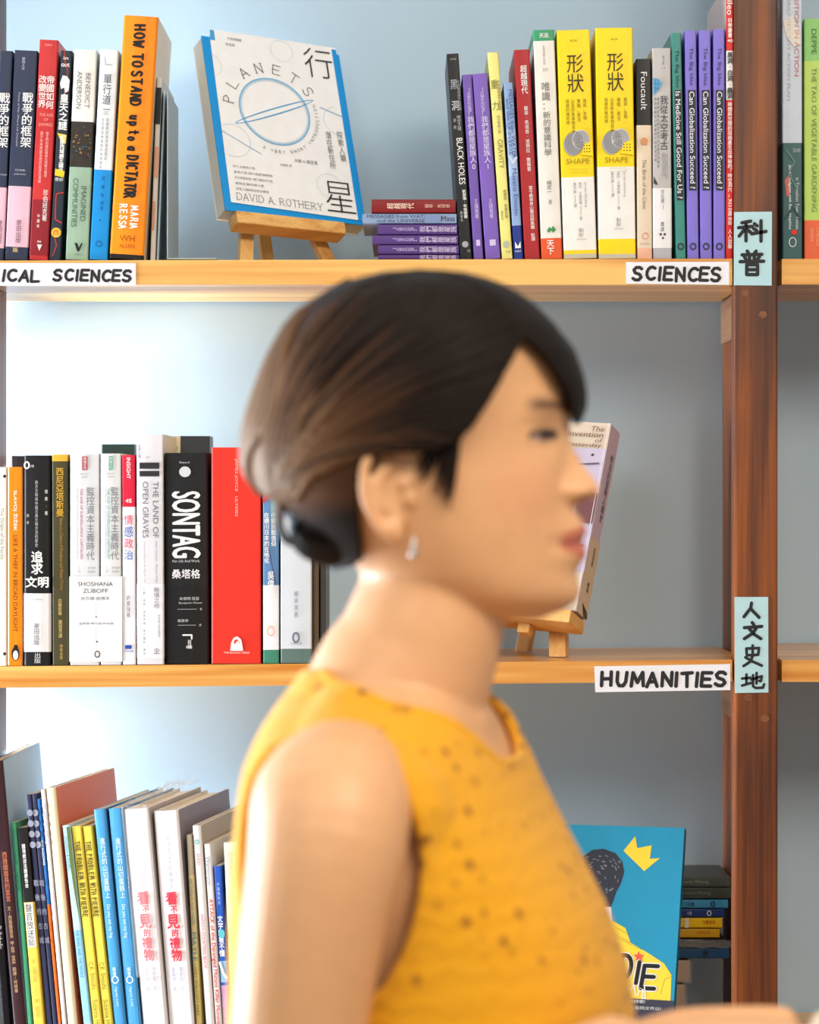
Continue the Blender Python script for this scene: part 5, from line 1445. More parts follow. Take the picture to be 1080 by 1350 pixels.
# ---- ears
def ear(side):
    ca, cz, cb = (521 + 17 * 1 - HXC) / SP, hz(648), .0735
    fl = math.radians(24)
    def E(p, q, o):
        """p forward, q up in the plane of the ear, o outward"""
        a = ca + p * math.cos(fl) + o * math.sin(fl) * .2
        b = cb - p * math.sin(fl) + o
        return hloc(a, side * b, cz + q - .12 * p * 0)
    K_ = 1.06
    hel = [(.006, .004), (.012, .010), (.012, .020), (.005, .0265), (-.006, .0265), (-.0145, .019), (-.0175, .007), (-.016, -.006), (-.011, -.016), (-.004, -.0235)]
    ps = [tube([E(p * K_, q * K_, .004) for p, q in hel], [.0024, .0028, .003, .0032, .0034, .0034, .0032, .003, .003, .0036], n=10)]
    ps.append(tube([E(-.002, .016, .002), E(-.009, .008, .0025), (E(-.0095, -.004, .0025)), E(-.004, -.012, .002)], [.003, .0032, .003, .003], n=10))
    ax = [tuple(E(1, 0, 0) - E(0, 0, 0)), tuple(E(0, 0, 1) - E(0, 0, 0)), (0, 0, 1)]
    ax = [np.array(x) / np.linalg.norm(x) for x in ax]
    ps.append(blob(E(-.002, .003, -.003), (.0165, .0042, .026), ax))
    ps.append(blob(E(.0005, -.0235, .001), (.0068, .0042, .0085), ax))
    ps.append(blob(E(.0105, -.004, .001), (.0045, .0045, .006), ax))
    ps.append(blob(E(.004, -.002, -.008), (.018, .006, .022), ax))
    return ps
parts += ear(1) + ear(-1)
# ---- neck and torso
NECK = [Hh(572, 735), Hh(569, 790), Bb(552, 850), Bb(530, 900), Bb(521, 945)]
nr = [(.048, .044), (.0500, .0475), (.0525, .0510), (.062, .0570), (.078, .064)]
parts.append(tube(NECK, nr, n=40, ref=Fx, sub=5))
BO, BF, BR = frame(BYAW, BXC)
def bz(py, a=0.0, b=0.0):
    Y = DP - a * math.sin(math.radians(BYAW)) - b * math.cos(math.radians(BYAW))
    return CZ - (py - HY) * Y / F
def bloc(a, b, z):
    return BO + np.multiply.outer(a, BF) + np.multiply.outer(b, BR) + np.multiply.outer(z, np.array([0, 0, 1.0]))
# row, middle (forward), reach front, reach back, half width
TORSO = [(893, -.004, .046, .051, .056), (918, -.006, .053, .057, .076), (942, -.008, .060, .061, .106), (966, -.008, .064, .066, .136), (1000, -.006, .070, .074, .154), (1060, -.002, .078, .086, .157),
         (1140, .0, .090, .092, .150), (1240, .0, .096, .094, .140), (1350, .0, .100, .096, .128), (1480, .0, .094, .090, .122), (1650, .0, .100, .100, .142), (1850, .0, .106, .124, .170), (2000, .0, .100, .122, .172), (2080, .0, .085, .10, .150)]
def torso(tab, grow=0.0, step=8, n=72, ex=2.25):
    t = np.array(tab, float)
    py = np.arange(t[0, 0], t[-1, 0] + 1, step)
    th = np.linspace(0, 2 * math.pi, n, endpoint=False)
    C, S_ = np.cos(th), np.sin(th)
    rings = []
    for p in py:
        m, rf, rb, w = (smooth_tab(np.array([p]), tab, k, 9)[0] for k in (1, 2, 3, 4))
        a = m + np.where(C >= 0, rf + grow, rb + grow) * np.sign(C) * np.abs(C) ** (2 / ex)
        b = (w + grow) * np.sign(S_) * np.abs(S_) ** (2 / ex)
        rings.append(bloc(a, b, np.full(n, bz(p))))
    return loft(rings)
parts.append(torso(TORSO))
for sd in (1, -1):
    parts.append(blob(bloc(.054, sd * .062, bz(1205)), (.054, .056, .060)))
    # slope from the neck to the shoulder
    parts.append(tube([bloc(-.012, sd * .045, bz(962)), bloc(-.012, sd * .095, bz(1008)), bloc(-.004, sd * .134, bz(1048))], [.036, .038, .042], n=20))
# ---- arms
def arm(sd):
    if sd > 0:
        path = [Bb(452, 1050, .118), Bb(438, 1068, .150), Bb(431, 1120, .165), Bb(415, 1210, .174), Bb(396, 1350, .178), Bb(384, 1500, .180), Bb(386, 1620, .178)]
        wrist = Bb(806, 1394, .112)
    else:
        path = [bloc(.005, -.118, bz(1050)), bloc(.010, -.150, bz(1068)), bloc(.010, -.165, bz(1120)), bloc(.012, -.174, bz(1210)), bloc(.008, -.178, bz(1350)), bloc(.0, -.18, bz(1500)), bloc(.0, -.178, bz(1640))]
        wrist = bloc(.205, -.125, bz(1500))
    r = [.046, .0475, .0455, .0415, .0385, .0355, .036]
    el = Vector(path[-1]) if not isinstance(path[-1], Vector) else path[-1]
    el = np.array(tuple(el)); wr = np.array(tuple(wrist))
    fo = [el * (1 - t) + wr * t for t in (0, .12, .35, .65, 1.0)]
    return [tube(path, r, n=24), tube(fo, [.034, .038, .037, .030, .0245], n=22)], wr, (wr - el) / np.linalg.norm(wr - el)
ar, WR, DR = arm(1); parts += ar
al, WL, DL = arm(-1); parts += al
# ---- hands: palm, four fingers under the booklet, thumb over its edge
def hand(wr, d, sd):
    up = np.array([0, 0, 1.0]); 
    inn = -sd * BR                                   # towards her middle
    inn = inn - np.dot(inn, d) * d; inn /= np.linalg.norm(inn)
    nrm = np.cross(d, inn) * sd; nrm /= np.linalg.norm(nrm)
    if nrm[2] < 0: nrm = -nrm
    ps = []
    at = lambda f, s, n_: wr + d * f + inn * s + nrm * n_
    # palm seen from the back of the hand, thumb side up
    ps.append(tube([at(-.012, 0, 0), at(.02, .0, .002), at(.055, .004, .004), at(.088, .006, .004)], [(.026, .020), (.034, .018), (.041, .017), (.040, .0135)], n=24, ref=nrm))
    lens = [(.026, .064, .0082), (.010, .070, .0086), (-.008, .066, .0082), (-.026, .054, .0072)]
    for k, (s, L, r) in enumerate(lens):
        b0 = at(.080, s + .004, -.007)
        drop = [0.004, .010, .013, .012]
        fw = [0.0, L * .46, L * .74, L * .96]
        ps.append(tube([b0, at(.080 + fw[1], s + .004, -.010 - drop[1] * .3), at(.080 + fw[2], s + .005, -.010 - drop[2] * .3), at(.080 + fw[3], s + .006, -.010 - drop[3] * .2)], [r * 1.12, r * 1.05, r * .95, r * .82], n=12))
    ps.append(tube([at(.012, .022, .002), at(.036, .040, .006), at(.062, .046, .008), at(.094, .046, .008)], [.0145, .0135, .0110, .0092], n=14))
    return ps
def tilt_dir(d, up):
    v = np.array(d) + np.array([0, 0, up]); return v / np.linalg.norm(v)
HD = np.array([BF[0], BF[1], .09]); HD /= np.linalg.norm(HD)
parts += hand(WR, HD, 1)
parts += hand(WL, tilt_dir(DL, -.1), -1)
# ---- legs and feet
for sd in (1, -1):
    hip = bloc(-.005, sd * .09, .82); knee = bloc(.005, sd * .085, .46); ank = bloc(-.02, sd * .08, .085)
    parts.append(tube([hip, bloc(0, sd * .088, .66), knee, bloc(-.02, sd * .083, .33), ank], [.088, .074, .054, .050, .034], n=24))
    parts.append(tube([bloc(-.05, sd * .08, .035), bloc(.03, sd * .083, .038), bloc(.12, sd * .088, .022), bloc(.165, sd * .09, .016)], [(.030, .030), (.034, .034), (.040, .018), (.034, .012)], n=18, ref=(0, 0, 1)))
BV, BFc = merge(parts)
VX = .0024
V, Q = remesh(BV, BFc, VX)
px_of = lambda V: 540 + V[:, 0] * F / V[:, 1]
py_of = lambda V: HY + (CZ - V[:, 2]) * F / V[:, 1]
# gentle blending everywhere but on the features of the face
ha = (V - O_) @ Fx; hb_ = (V - O_) @ Rx
inface = (V[:, 2] > hz(800)) & (ha > .03) & (np.abs(hb_) < .06)
V = relax(V, Q, 6, np.where(inface, .5, 1.0), .6)
neckish = np.exp(-((V[:, 2] - hz(850)) / .035) ** 2) + np.exp(-((V[:, 2] - bz(1000)) / .035) ** 2)
V = relax(V, Q, 40, np.clip(neckish, 0, 1), .6)
# colour of lips, brows, lashes and eyes
ha = (V - O_) @ Fx; hb_ = (V - O_) @ Rx
hp = HY + (CZ - V[:, 2]) * SP
tint = np.ones((len(V), 4))
skin = np.array(lin((219, 168, 123)))
tint[:, :3] = skin
def blend(mask, c):
    m = np.clip(mask, 0, 1)[:, None]
    tint[:, :3] = tint[:, :3] * (1 - m) + np.array(lin(c)) * m
front = ha > .045
ab = np.abs(hb_)
chk = np.exp(-((ab - .042) / .02) ** 2 - ((hp - 650) / 45) ** 2) * front
blend(chk * .2, (212, 128, 104))
lipw = np.clip((.0262 - ab) / .004, 0, 1)
lh_up = 688 + 14 * (ab / .026) ** 1.5
lh_dn = 741 - 18 * (ab / .026) ** 1.6
lip = lipw * np.clip((hp - lh_up) / 4, 0, 1) * np.clip((lh_dn - hp) / 4, 0, 1) * front
blend(lip * .85, (190, 98, 82))
seam = lipw * np.exp(-((hp - 713 - 4 * (ab / .026) ** 2) / 2.6) ** 2) * front
blend(seam * .75, (96, 40, 40))
bro = np.clip((ab - .010) / .004, 0, 1) * np.clip((.048 - ab) / .008, 0, 1) * np.exp(-((hp - (538 + 260 * (ab - .034) ** 2 / .034 * 1.0 - 2)) / 8.5) ** 2) * front
nostril_shade = np.exp(-((ab - .0085) / .0042) ** 2 - ((hp - 658) / 4.5) ** 2) * front
blend(nostril_shade * .75, (104, 56, 40))  # shade inside the nostrils, painted into the skin colour
blend(bro * .95, (84, 58, 44))
eyec = 577 + 1.5 * np.sin((ab - .031) / .012)
hh_ = 6.5 * np.sqrt(np.clip(1 - ((ab - .0295) / .0125) ** 2, 0, 1))
eye = np.clip((hh_ - np.abs(hp - eyec)) / 2.0 + .4, 0, 1) * (np.abs(ab - .0295) < .0125) * front
blend(eye, (150, 132, 122))
iris = np.clip((.0082 - np.hypot(ab - .0265, (hp - eyec) / SP)) / .001, 0, 1) * eye
blend(iris, (16, 11, 10))
lash = (np.abs(ab - .0295) < .0135) * np.exp(-((hp - (eyec - hh_ - .5)) / 4.0) ** 2) * front
blend(lash * .95, (24, 18, 18))
m_skin, nt, p = nodes_mat('skin')
at_ = nt.nodes.new('ShaderNodeVertexColor'); at_.layer_name = 'tint'
tc = nt.nodes.new('ShaderNodeTexCoord'); ns = nt.nodes.new('ShaderNodeTexNoise'); ns.inputs['Scale'].default_value = 90
nt.links.new(tc.outputs['Object'], ns.inputs['Vector'])
hs = nt.nodes.new('ShaderNodeHueSaturation')
mr = nt.nodes.new('ShaderNodeMapRange'); mr.inputs['To Min'].default_value = .94; mr.inputs['To Max'].default_value = 1.06
nt.links.new(ns.outputs['Fac'], mr.inputs['Value']); nt.links.new(mr.outputs['Result'], hs.inputs['Value'])
nt.links.new(at_.outputs['Color'], hs.inputs['Color']); nt.links.new(hs.outputs['Color'], p.inputs['Base Color'])
p.inputs['Roughness'].default_value = .46
p.inputs['Subsurface Weight'].default_value = .22
p.inputs['Subsurface Radius'].default_value = (.9, .35, .2)
p.inputs['Subsurface Scale'].default_value = .008

person = empty('person', (float(BO[0]), float(BO[1]), 0.0))
tag(person, 'woman in profile with tied-back dark hair and a mustard yellow sleeveless knit top', 'person')
body = mesh_obj('body', V, Q, [m_skin], person, colour=tint)

# ------------------------------------------------------------------ clothes
def clip_mesh(V, Q, s):
    """keep the side where the field s is positive, cut cleanly along zero"""
    V = list(map(tuple, V)); out = []; cache = {}
    def cut(i, j):
        k = (min(i, j), max(i, j))
        if k not in cache:
            t = s[i] / (s[i] - s[j])
            a, b = np.array(V[i]), np.array(V[j])
            cache[k] = len(V); V.append(tuple(a + (b - a) * t))
        return cache[k]
    pos = s > 0
    for f in Q:
        p = [pos[i] for i in f]
        if all(p):
            out.append(tuple(f))
        elif any(p):
            poly = []
            n = len(f)
            for k in range(n):
                i, j = f[k], f[(k + 1) % n]
                if pos[i]: poly.append(i)
                if pos[i] != pos[j]: poly.append(cut(i, j))
            if len(poly) >= 3: out.append(tuple(poly))
    used = sorted({i for f in out for i in f}); mp = {i: k for k, i in enumerate(used)}
    return np.array([V[i] for i in used]), [tuple(mp[i] for i in f) for f in out]
def knit(name, rgb, dark, scale=1.0):
    m, nt, p = nodes_mat(name)
    tc = nt.nodes.new('ShaderNodeTexCoord')
    # small openwork holes in uneven rows
    vo = nt.nodes.new('ShaderNodeTexVoronoi'); vo.inputs['Scale'].default_value = 70.0 * scale; vo.inputs['Randomness'].default_value = .8
    nt.links.new(tc.outputs['Object'], vo.inputs['Vector'])
    no = nt.nodes.new('ShaderNodeTexNoise'); no.inputs['Scale'].default_value = 16.0
    nt.links.new(tc.outputs['Object'], no.inputs['Vector'])
    r1 = nt.nodes.new('ShaderNodeMapRange'); r1.inputs['From Min'].default_value = .30; r1.inputs['From Max'].default_value = .14
    nt.links.new(vo.outputs['Distance'], r1.inputs['Value'])
    r2 = nt.nodes.new('ShaderNodeMapRange'); r2.inputs['From Min'].default_value = .40; r2.inputs['From Max'].default_value = .52
    nt.links.new(no.outputs['Fac'], r2.inputs['Value'])
    mu = nt.nodes.new('ShaderNodeMath'); mu.operation = 'MULTIPLY'
    nt.links.new(r1.outputs['Result'], mu.inputs[0]); nt.links.new(r2.outputs['Result'], mu.inputs[1])
    mx = nt.nodes.new('ShaderNodeMix'); mx.data_type = 'RGBA'
    mx.inputs['A'].default_value = lin(rgb) + (1,); mx.inputs['B'].default_value = lin(dark) + (1,)
    nt.links.new(mu.outputs[0], mx.inputs['Factor'])
    nt.links.new(mx.outputs['Result'], p.inputs['Base Color'])
    p.inputs['Roughness'].default_value = .9
    p.inputs['Sheen Weight'].default_value = .15
    wv = nt.nodes.new('ShaderNodeTexWave'); wv.bands_direction = 'Z'; wv.inputs['Scale'].default_value = 20.0; wv.inputs['Distortion'].default_value = 5.0; wv.inputs['Detail Scale'].default_value = 3.0
    nt.links.new(tc.outputs['Object'], wv.inputs['Vector'])
    sb_ = nt.nodes.new('ShaderNodeMath'); sb_.operation = 'SUBTRACT'
    nt.links.new(wv.outputs['Fac'], sb_.inputs[0]); nt.links.new(mu.outputs[0], sb_.inputs[1])
    bp = nt.nodes.new('ShaderNodeBump'); bp.inputs['Strength'].default_value = .16; bp.inputs['Distance'].default_value = .004
    nt.links.new(sb_.outputs[0], bp.inputs['Height']); nt.links.new(bp.outputs['Normal'], p.inputs['Normal'])
    return m
M_KNIT = knit('mustard_knit', (224, 159, 4), (132, 74, 4))
# a loose body form for the top, hanging straight from the chest
FORM = [(885, -.004, .049, .054, .059), (915, -.006, .057, .0625, .080), (940, -.008, .064, .067, .112), (964, -.008, .068, .070, .142), (1000, -.006, .074, .078, .160), (1060, .0, .082, .090, .162),
        (1130, .004, .098, .098, .158), (1200, .008, .113, .105, .152), (1280, .010, .125, .108, .150), (1370, .010, .132, .110, .150), (1500, .010, .148, .120, .154), (1700, .006, .146, .130, .168), (1960, .0, .142, .142, .192)]
fp = [torso(FORM, grow=.0015)]
for sd in (1, -1):
    fp.append(tube([bloc(-.012, sd * .045, bz(960)), bloc(-.012, sd * .095, bz(1006)), bloc(-.004, sd * .134, bz(1046))], [.039, .0415, .0455], n=20))
    fp.append(blob(bloc(.006, sd * .122, bz(1056)), (.053, .046, .049)))
GV, GQ = remesh(*merge(fp), .0034)
GV = relax(GV, GQ, 30, None, .6)
ga = (GV - BO) @ BF; gb = (GV - BO) @ BR; gz = GV[:, 2]
# neck opening: an upright oval, lower at the front
no_ = np.hypot((ga - .012) / .061, gb / .086) - 1
s_neck = np.where(gz > bz(1060), no_ * .07, 1.0)
s_neck = np.maximum(s_neck, (bz(1002) - gz))
# arm openings
def armhole(sd):
    b = gb * sd
    za, zb_ = bz(940, 0, .13), bz(1348, 0, .15)
    e = np.hypot((ga + .009) / .0595, (gz - (za + zb_) / 2) / ((za - zb_) / 2)) - 1
    lim = .124 + np.clip((bz(990) - gz) / .06, 0, 1) * (-.045)
    return np.where(b > .0, np.maximum(e * .05, lim - b), 1.0)
s_all = np.minimum(np.minimum(s_neck, armhole(1)), np.minimum(armhole(-1), gz - .80))
TV, TF = clip_mesh(GV, GQ, s_all)
top = mesh_obj('sleeveless_top', TV, TF, [M_KNIT], person)
top['label'] = 'mustard yellow openwork knit'
md = top.modifiers.new('thick', 'SOLIDIFY'); md.thickness = .003; md.offset = .6
# borders round the openings
def border_loops(TV, TF):
    from collections import defaultdict
    cnt = defaultdict(int)
    for f in TF:
        for k in range(len(f)):
            a, b = f[k], f[(k + 1) % len(f)]
            cnt[(min(a, b), max(a, b))] += 1
    nb = defaultdict(list)
    for (a, b), c in cnt.items():
        if c == 1: nb[a].append(b); nb[b].append(a)
    seen, loops = set(), []
    for st_ in list(nb):
        if st_ in seen: continue
        lp, cur, prev = [st_], st_, None
        seen.add(st_)
        while True:
            nx = [v for v in nb[cur] if v != prev and (v not in seen or v == st_)]
            nx = [v for v in nx if v not in seen]
            if not nx: break
            prev, cur = cur, nx[0]; seen.add(cur); lp.append(cur)
        loops.append(lp)
    return loops
bparts = []
for lp in border_loops(TV, TF):
    if len(lp) < 60: continue
    pts = TV[lp]
    if pts[:, 2].max() < .9: continue
    n = len(pts); kx = np.ones(9) / 9
    pp_ = np.stack([np.convolve(np.concatenate([pts[-4:, i], pts[:, i], pts[:4, i]]), kx, 'valid') for i in range(3)], 1)[::3]
    pp_ = np.concatenate([pp_, pp_[:2]])
    bparts.append(tube(pp_, [.0042] * len(pp_), n=8, sub=1, cap=False))
if bparts:
    BVV, BFF = merge(bparts)
    o = mesh_obj('edging', BVV, BFF, [M_KNIT], top)
# trousers and shoes (below the frame)
M_TR = flat((60, 64, 78), .85); M_SH = flat((60, 48, 40), .6)
tp = [torso([(1690, .0, .108, .112, .154), (1850, .0, .116, .134, .182), (2000, .0, .112, .134, .184), (2090, .0, .095, .11, .162)], ex=2.3)]
for sd in (1, -1):
    tp.append(tube([bloc(-.005, sd * .09, .83), bloc(0, sd * .09, .66), bloc(.004, sd * .087, .46), bloc(-.02, sd * .084, .30), bloc(-.02, sd * .08, .12)], [.103, .09, .072, .066, .06], n=28))
QV, QF = remesh(*merge(tp), .006)
QV = relax(QV, QF, 10, None, .6)
mesh_obj('trousers', QV, QF, [M_TR], person)
for sd in (1, -1):
    sv, sf = tube([bloc(-.06, sd * .08, .040), bloc(.02, sd * .083, .044), bloc(.12, sd * .088, .036), bloc(.185, sd * .09, .031)], [(.038, .038), (.042, .042), (.047, .034), (.038, .028)], n=20)
    sv = np.maximum(sv, [-9, -9, .0])
    mesh_obj('shoe', sv, sf, [M_SH], person)

# ------------------------------------------------------------------ hair
# rows of the hair mass: front, back (pixels) and half width
HAIR = [(356, 575, 540, .006), (360, 618, 500, .030), (368, 648, 468, .045), (382, 678, 436, .058), (400, 704, 410, .067), (430, 734, 384, .0765), (465, 757, 362, .0825), (505, 770, 346, .0860), (530, 772, 337, .0870), (553, 768, 330, .0870),
        (575, 760, 325, .0865), (600, 756, 324, .0855), (625, 752, 329, .0840), (645, 750, 340, .0815), (665, 750, 362, .077), (690, 752, 384, .072), (715, 754, 404, .067), (740, 756, 430, .062), (752, 756, 440, .06)]
hpy = np.linspace(356, 752, 170)
hf_ = smooth_tab(hpy, HAIR, 1, 4); hb2 = smooth_tab(hpy, HAIR, 2, 4); hw_ = smooth_tab(hpy, HAIR, 3, 4)
hf_[:3] = np.interp(hpy[:3], [356, 361], [578, 622]); hb2[:3] = np.interp(hpy[:3], [356, 361], [548, 494]); hw_[:3] = np.interp(hpy[:3], [356, 361], [.006, .032])
def hair_b(px, py, grow=0.0):
    """half width of the hair mass at a place in the side view"""
    f, b, w = np.interp(py, hpy, hf_), np.interp(py, hpy, hb2), np.interp(py, hpy, hw_)
    mid = b + .50 * (f - b)
    h = np.where(px > mid, f - mid, mid - b)
    t = np.clip(np.abs(px - mid) / h, 0, 1)
    e = np.where(px > mid, 2.0, 2.2)
    return (w + grow) * (1 - t ** e) ** (1 / e)
th = np.linspace(0, 2 * math.pi, 260, endpoint=False)
C, S_ = np.cos(th), np.sin(th)
HR = []
for i in range(len(hpy)):
    fa, ba = (hf_[i] - HXC) / SP, (hb2[i] - HXC) / SP
    mid = ba + .5 * (fa - ba)
    e = np.where(C >= 0, 2.0, 2.2)
    a = mid + np.where(C >= 0, fa - mid, mid - ba) * np.sign(C) * np.abs(C) ** (2 / e)
    b = hw_[i] * np.sign(S_) * np.abs(S_) ** (2 / e)
    HR.append(hloc(a, b, np.full(260, hz(hpy[i]))))
RV, RF = loft(HR)
tri = []
for f in RF: tri.append(f)
ra = (RV - O_) @ Fx; rb = (RV - O_) @ Rx; rp = HY + (CZ - RV[:, 2]) * SP; rx = HXC + ra * SP
def inside(poly, x, y):
    """signed distance-like field: positive inside the polygon"""
    n = len(poly); d = np.full(x.shape, 1e9); ins = np.zeros(x.shape, bool)
    for k in range(n):
        (x0, y0), (x1, y1) = poly[k], poly[(k + 1) % n]
        t = np.clip(((x - x0) * (x1 - x0) + (y - y0) * (y1 - y0)) / ((x1 - x0) ** 2 + (y1 - y0) ** 2 + 1e-9), 0, 1)
        d = np.minimum(d, np.hypot(x - x0 - t * (x1 - x0), y - y0 - t * (y1 - y0)))
        c = ((y0 > y) != (y1 > y)) & (x < (x1 - x0) * (y - y0) / (y1 - y0 + 1e-12) + x0)
        ins ^= c
    return np.where(ins, d, -d)
# bare face and neck on her right side (allowing for the turn of the head)
sh = rb * math.sin(math.radians(HYAW)) * SP
NEARP = [(488, 640), (500, 606), (533, 592), (572, 598), (604, 584), (631, 549), (649, 518), (675, 469), (689, 449), (703, 458), (722, 482), (747, 516), (757, 552), (900, 552), (900, 900), (492, 900), (488, 735)]
near = inside(NEARP, rx * 1.0 - sh, rp)
FARP = [(488, 640), (500, 606), (533, 592), (572, 598), (620, 590), (690, 572), (757, 553), (900, 552), (900, 900), (492, 900), (488, 735)]
far = inside(FARP, rx + sh * -1.0, rp)
side_ = rb + .006
s_h = -np.where(side_ > 0, near, far)
# below the nape line only the underside remains
nape = inside([(300, 300), (900, 300), (900, 640), (492, 640), (490, 738), (440, 752), (300, 752)], rx, rp)
s_h = np.minimum(s_h, nape)
HVc, HFc = clip_mesh(RV, tri, s_h)

def hair_material():
    m, nt, p = nodes_mat('dark_hair')
    at_ = nt.nodes.new('ShaderNodeVertexColor'); at_.layer_name = 'tint'
    nt.links.new(at_.outputs['Color'], p.inputs['Base Color'])
    p.inputs['Roughness'].default_value = .5
    p.inputs['Specular IOR Level'].default_value = .11
    tc = nt.nodes.new('ShaderNodeTexCoord'); mp = nt.nodes.new('ShaderNodeMapping')
    mp.inputs['Rotation'].default_value = (0, math.radians(38), 0); mp.inputs['Scale'].default_value = (40, 300, 420)
    n = nt.nodes.new('ShaderNodeTexNoise'); n.inputs['Scale'].default_value = 1.0; n.inputs['Detail'].default_value = 2
    nt.links.new(tc.outputs['Object'], mp.inputs['Vector']); nt.links.new(mp.outputs['Vector'], n.inputs['Vector'])
    b = nt.nodes.new('ShaderNodeBump'); b.inputs['Strength'].default_value = .15; b.inputs['Distance'].default_value = .001
    nt.links.new(n.outputs['Fac'], b.inputs['Height']); nt.links.new(b.outputs['Normal'], p.inputs['Normal'])
    return m
M_HAIR = hair_material()
DARK, BROWN, ASH = np.array(lin((25, 17, 13))), np.array(lin((78, 51, 34))), np.array(lin((128, 98, 72)))
def hair_tone(x, y, j=0.0):
    """dyed from near-black at the crown to light brown at the lengths behind"""
    t = np.clip((505 - x) / 200 + (y - 470) / 420 + j, 0, 1)
    t = np.where(y > 655, np.clip(t - (y - 655) / 40 * .9, 0, 1), t)
    t = t[..., None] if np.ndim(t) else t
    return np.where(t < .5, DARK + (BROWN - DARK) * (t / .5), BROWN + (ASH - BROWN) * ((t - .5) / .5))
ca_ = (HVc - O_) @ Fx; cp_ = HY + (CZ - HVc[:, 2]) * SP
tone = np.ones((len(HVc), 4)); tone[:, :3] = hair_tone(HXC + ca_ * SP, cp_, -.12)
hair = mesh_obj('hair', HVc, HFc, [M_HAIR], person, colour=tone)
md = hair.modifiers.new('thick', 'SOLIDIFY'); md.thickness = .004; md.offset = -1
# locks swept back from the parting to the tie, and the fringe on the far side
LV, LF, LC, nv = [], [], [], 0
def add_lock(pts, radii, xy, j):
    global nv
    v, f = tube(pts, radii, n=7, sub=2, ref=(0.3, -1, 0.2))
    LV.append(v); LF.extend([tuple(i + nv for i in t) for t in f]); nv += len(v)
    x = HXC + ((v - O_) @ Fx) * SP; y = HY + (CZ - v[:, 2]) * SP
    c = np.ones((len(v), 4)); c[:, :3] = hair_tone(x, y, j); LC.append(c)
START = [(530, 592), (560, 596), (592, 586), (618, 566), (640, 533), (662, 494), (684, 452), (668, 420), (650, 396), (622, 376), (585, 364), (545, 362), (500, 374), (455, 392)]
rr = random.Random(21)
def along(P_, t):
    k = t * (len(P_) - 1); i = min(int(k), len(P_) - 2); u = k - i
    return (P_[i][0] * (1 - u) + P_[i + 1][0] * u, P_[i][1] * (1 - u) + P_[i + 1][1] * u)
N_L = 230
for k in range(N_L):
    t = (k + rr.random()) / N_L
    sx, sy = along(START, t)
    ex_, ey = 372 + rr.uniform(-16, 26), 646 + rr.uniform(-14, 12)
    # hair from the crown bulges back before it is gathered
    bx = 360 + 90 * (1 - t) + rr.uniform(-10, 12); by = 560 + 26 * (1 - t) - 66 * t + rr.uniform(-12, 12)
    if t > .7: bx -= 22
    pts = []
    for q in np.linspace(0, 1, 9):
        x = (1 - q) ** 2 * sx + 2 * q * (1 - q) * bx + q * q * ex_
        y = (1 - q) ** 2 * sy + 2 * q * (1 - q) * by + q * q * ey
        # keep inside the outline of the hair mass
        lo = np.interp(y, hpy, hb2) + 3; hi = np.interp(y, hpy, hf_) - 3
        x = min(max(x, lo), hi)
        # the place on the hair mass that shows at this spot of the side view
        xs = x
        for _ in range(4):
            b = float(hair_b(min(max(xs, lo - 1), hi + 1), y, 0)) + .0007
            xs = x + b * math.tan(math.radians(HYAW)) * SP
        pts.append(hloc((xs - HXC) / SP, b, hz(y)))
    w = rr.uniform(.0016, .0032)
    add_lock(pts, [w * .5] + [w] * 7 + [w * .8], None, rr.uniform(-.45, .4))
    mir = [p_ - 2 * np.dot(p_ - O_, Rx) * Rx for p_ in pts]
    if k % 2 == 0:
        add_lock(mir, [w * .6] + [w * 1.3] * 7 + [w * .8], None, rr.uniform(-.3, .38))
for k in range(90):    # over the crown and down the back of the head to the tie
    b0 = -.062 + .124 * (k + rr.random()) / 90
    pts = []
    for q in np.linspace(0, 1, 11):
        y = 372 + (646 + rr.uniform(-4, 4) - 372) * q ** .8
        b = b0 * (math.sin(math.pi * min(.97, .12 + .62 * q)) if q < .6 else 1.0 * (1 - (q - .6) / .4 * .75))
        f_, k_, w_ = (float(np.interp(y, hpy, t_)) for t_ in (hf_, hb2, hw_))
        m_ = k_ + .5 * (f_ - k_)
        t_ = min(.98, abs(b) / w_)
        x = m_ - (m_ - k_) * (1 - t_ ** 2.2) ** (1 / 2.2)
        pts.append(hloc((x - HXC) / SP - .0012, b, hz(y)))
    w = rr.uniform(.0018, .0034)
    add_lock(pts, [w * .5] + [w] * 9 + [w * .8], None, rr.uniform(-.3, .3))
for k in range(46):    # far-side fringe sweeping forward and down
    t = (k + rr.random()) / 46
    sx, sy = 640 + 55 * t, 398 + 46 * t
    pts = []
    for q in np.linspace(0, 1, 7):
        y = sy + (556 - sy + rr.uniform(-1, 1)) * q
        x = np.interp(y, hpy, hf_) - 3 - (1 - q) * 26 * (1 - t) - 14 * (1 - t)
        b = -.004 - .05 * (1 - t) * q - .004 * q
        pts.append(hloc((x - HXC) / SP, b, hz(y)))
    w = rr.uniform(.0016, .0028)
    add_lock(pts, [w * .6] + [w] * 5 + [w * .3], None, rr.uniform(-.15, .15))
for k in range(34):    # wisps before the ear
    u = rr.random()
    sx = 562 + 40 * u; pts = []
    ln = (40 + 46 * u) * rr.uniform(.75, 1.1)
    for q in np.linspace(0, 1, 7):
        y = 584 + ln * q
        x = sx - (10 + 8 * (1 - u)) * q * q + rr.uniform(-.5, .5)
        a_ = (x - HXC) / SP
        b = .0765 * (1 - .35 * max(0, (x - 560) / 190)) + .0010
        pts.append(hloc(a_ + b * math.tan(math.radians(HYAW)), b, hz(y)))
    add_lock(pts, [.0016, .0015, .0012, .0009, .0006, .0004, .0002], None, -.3)
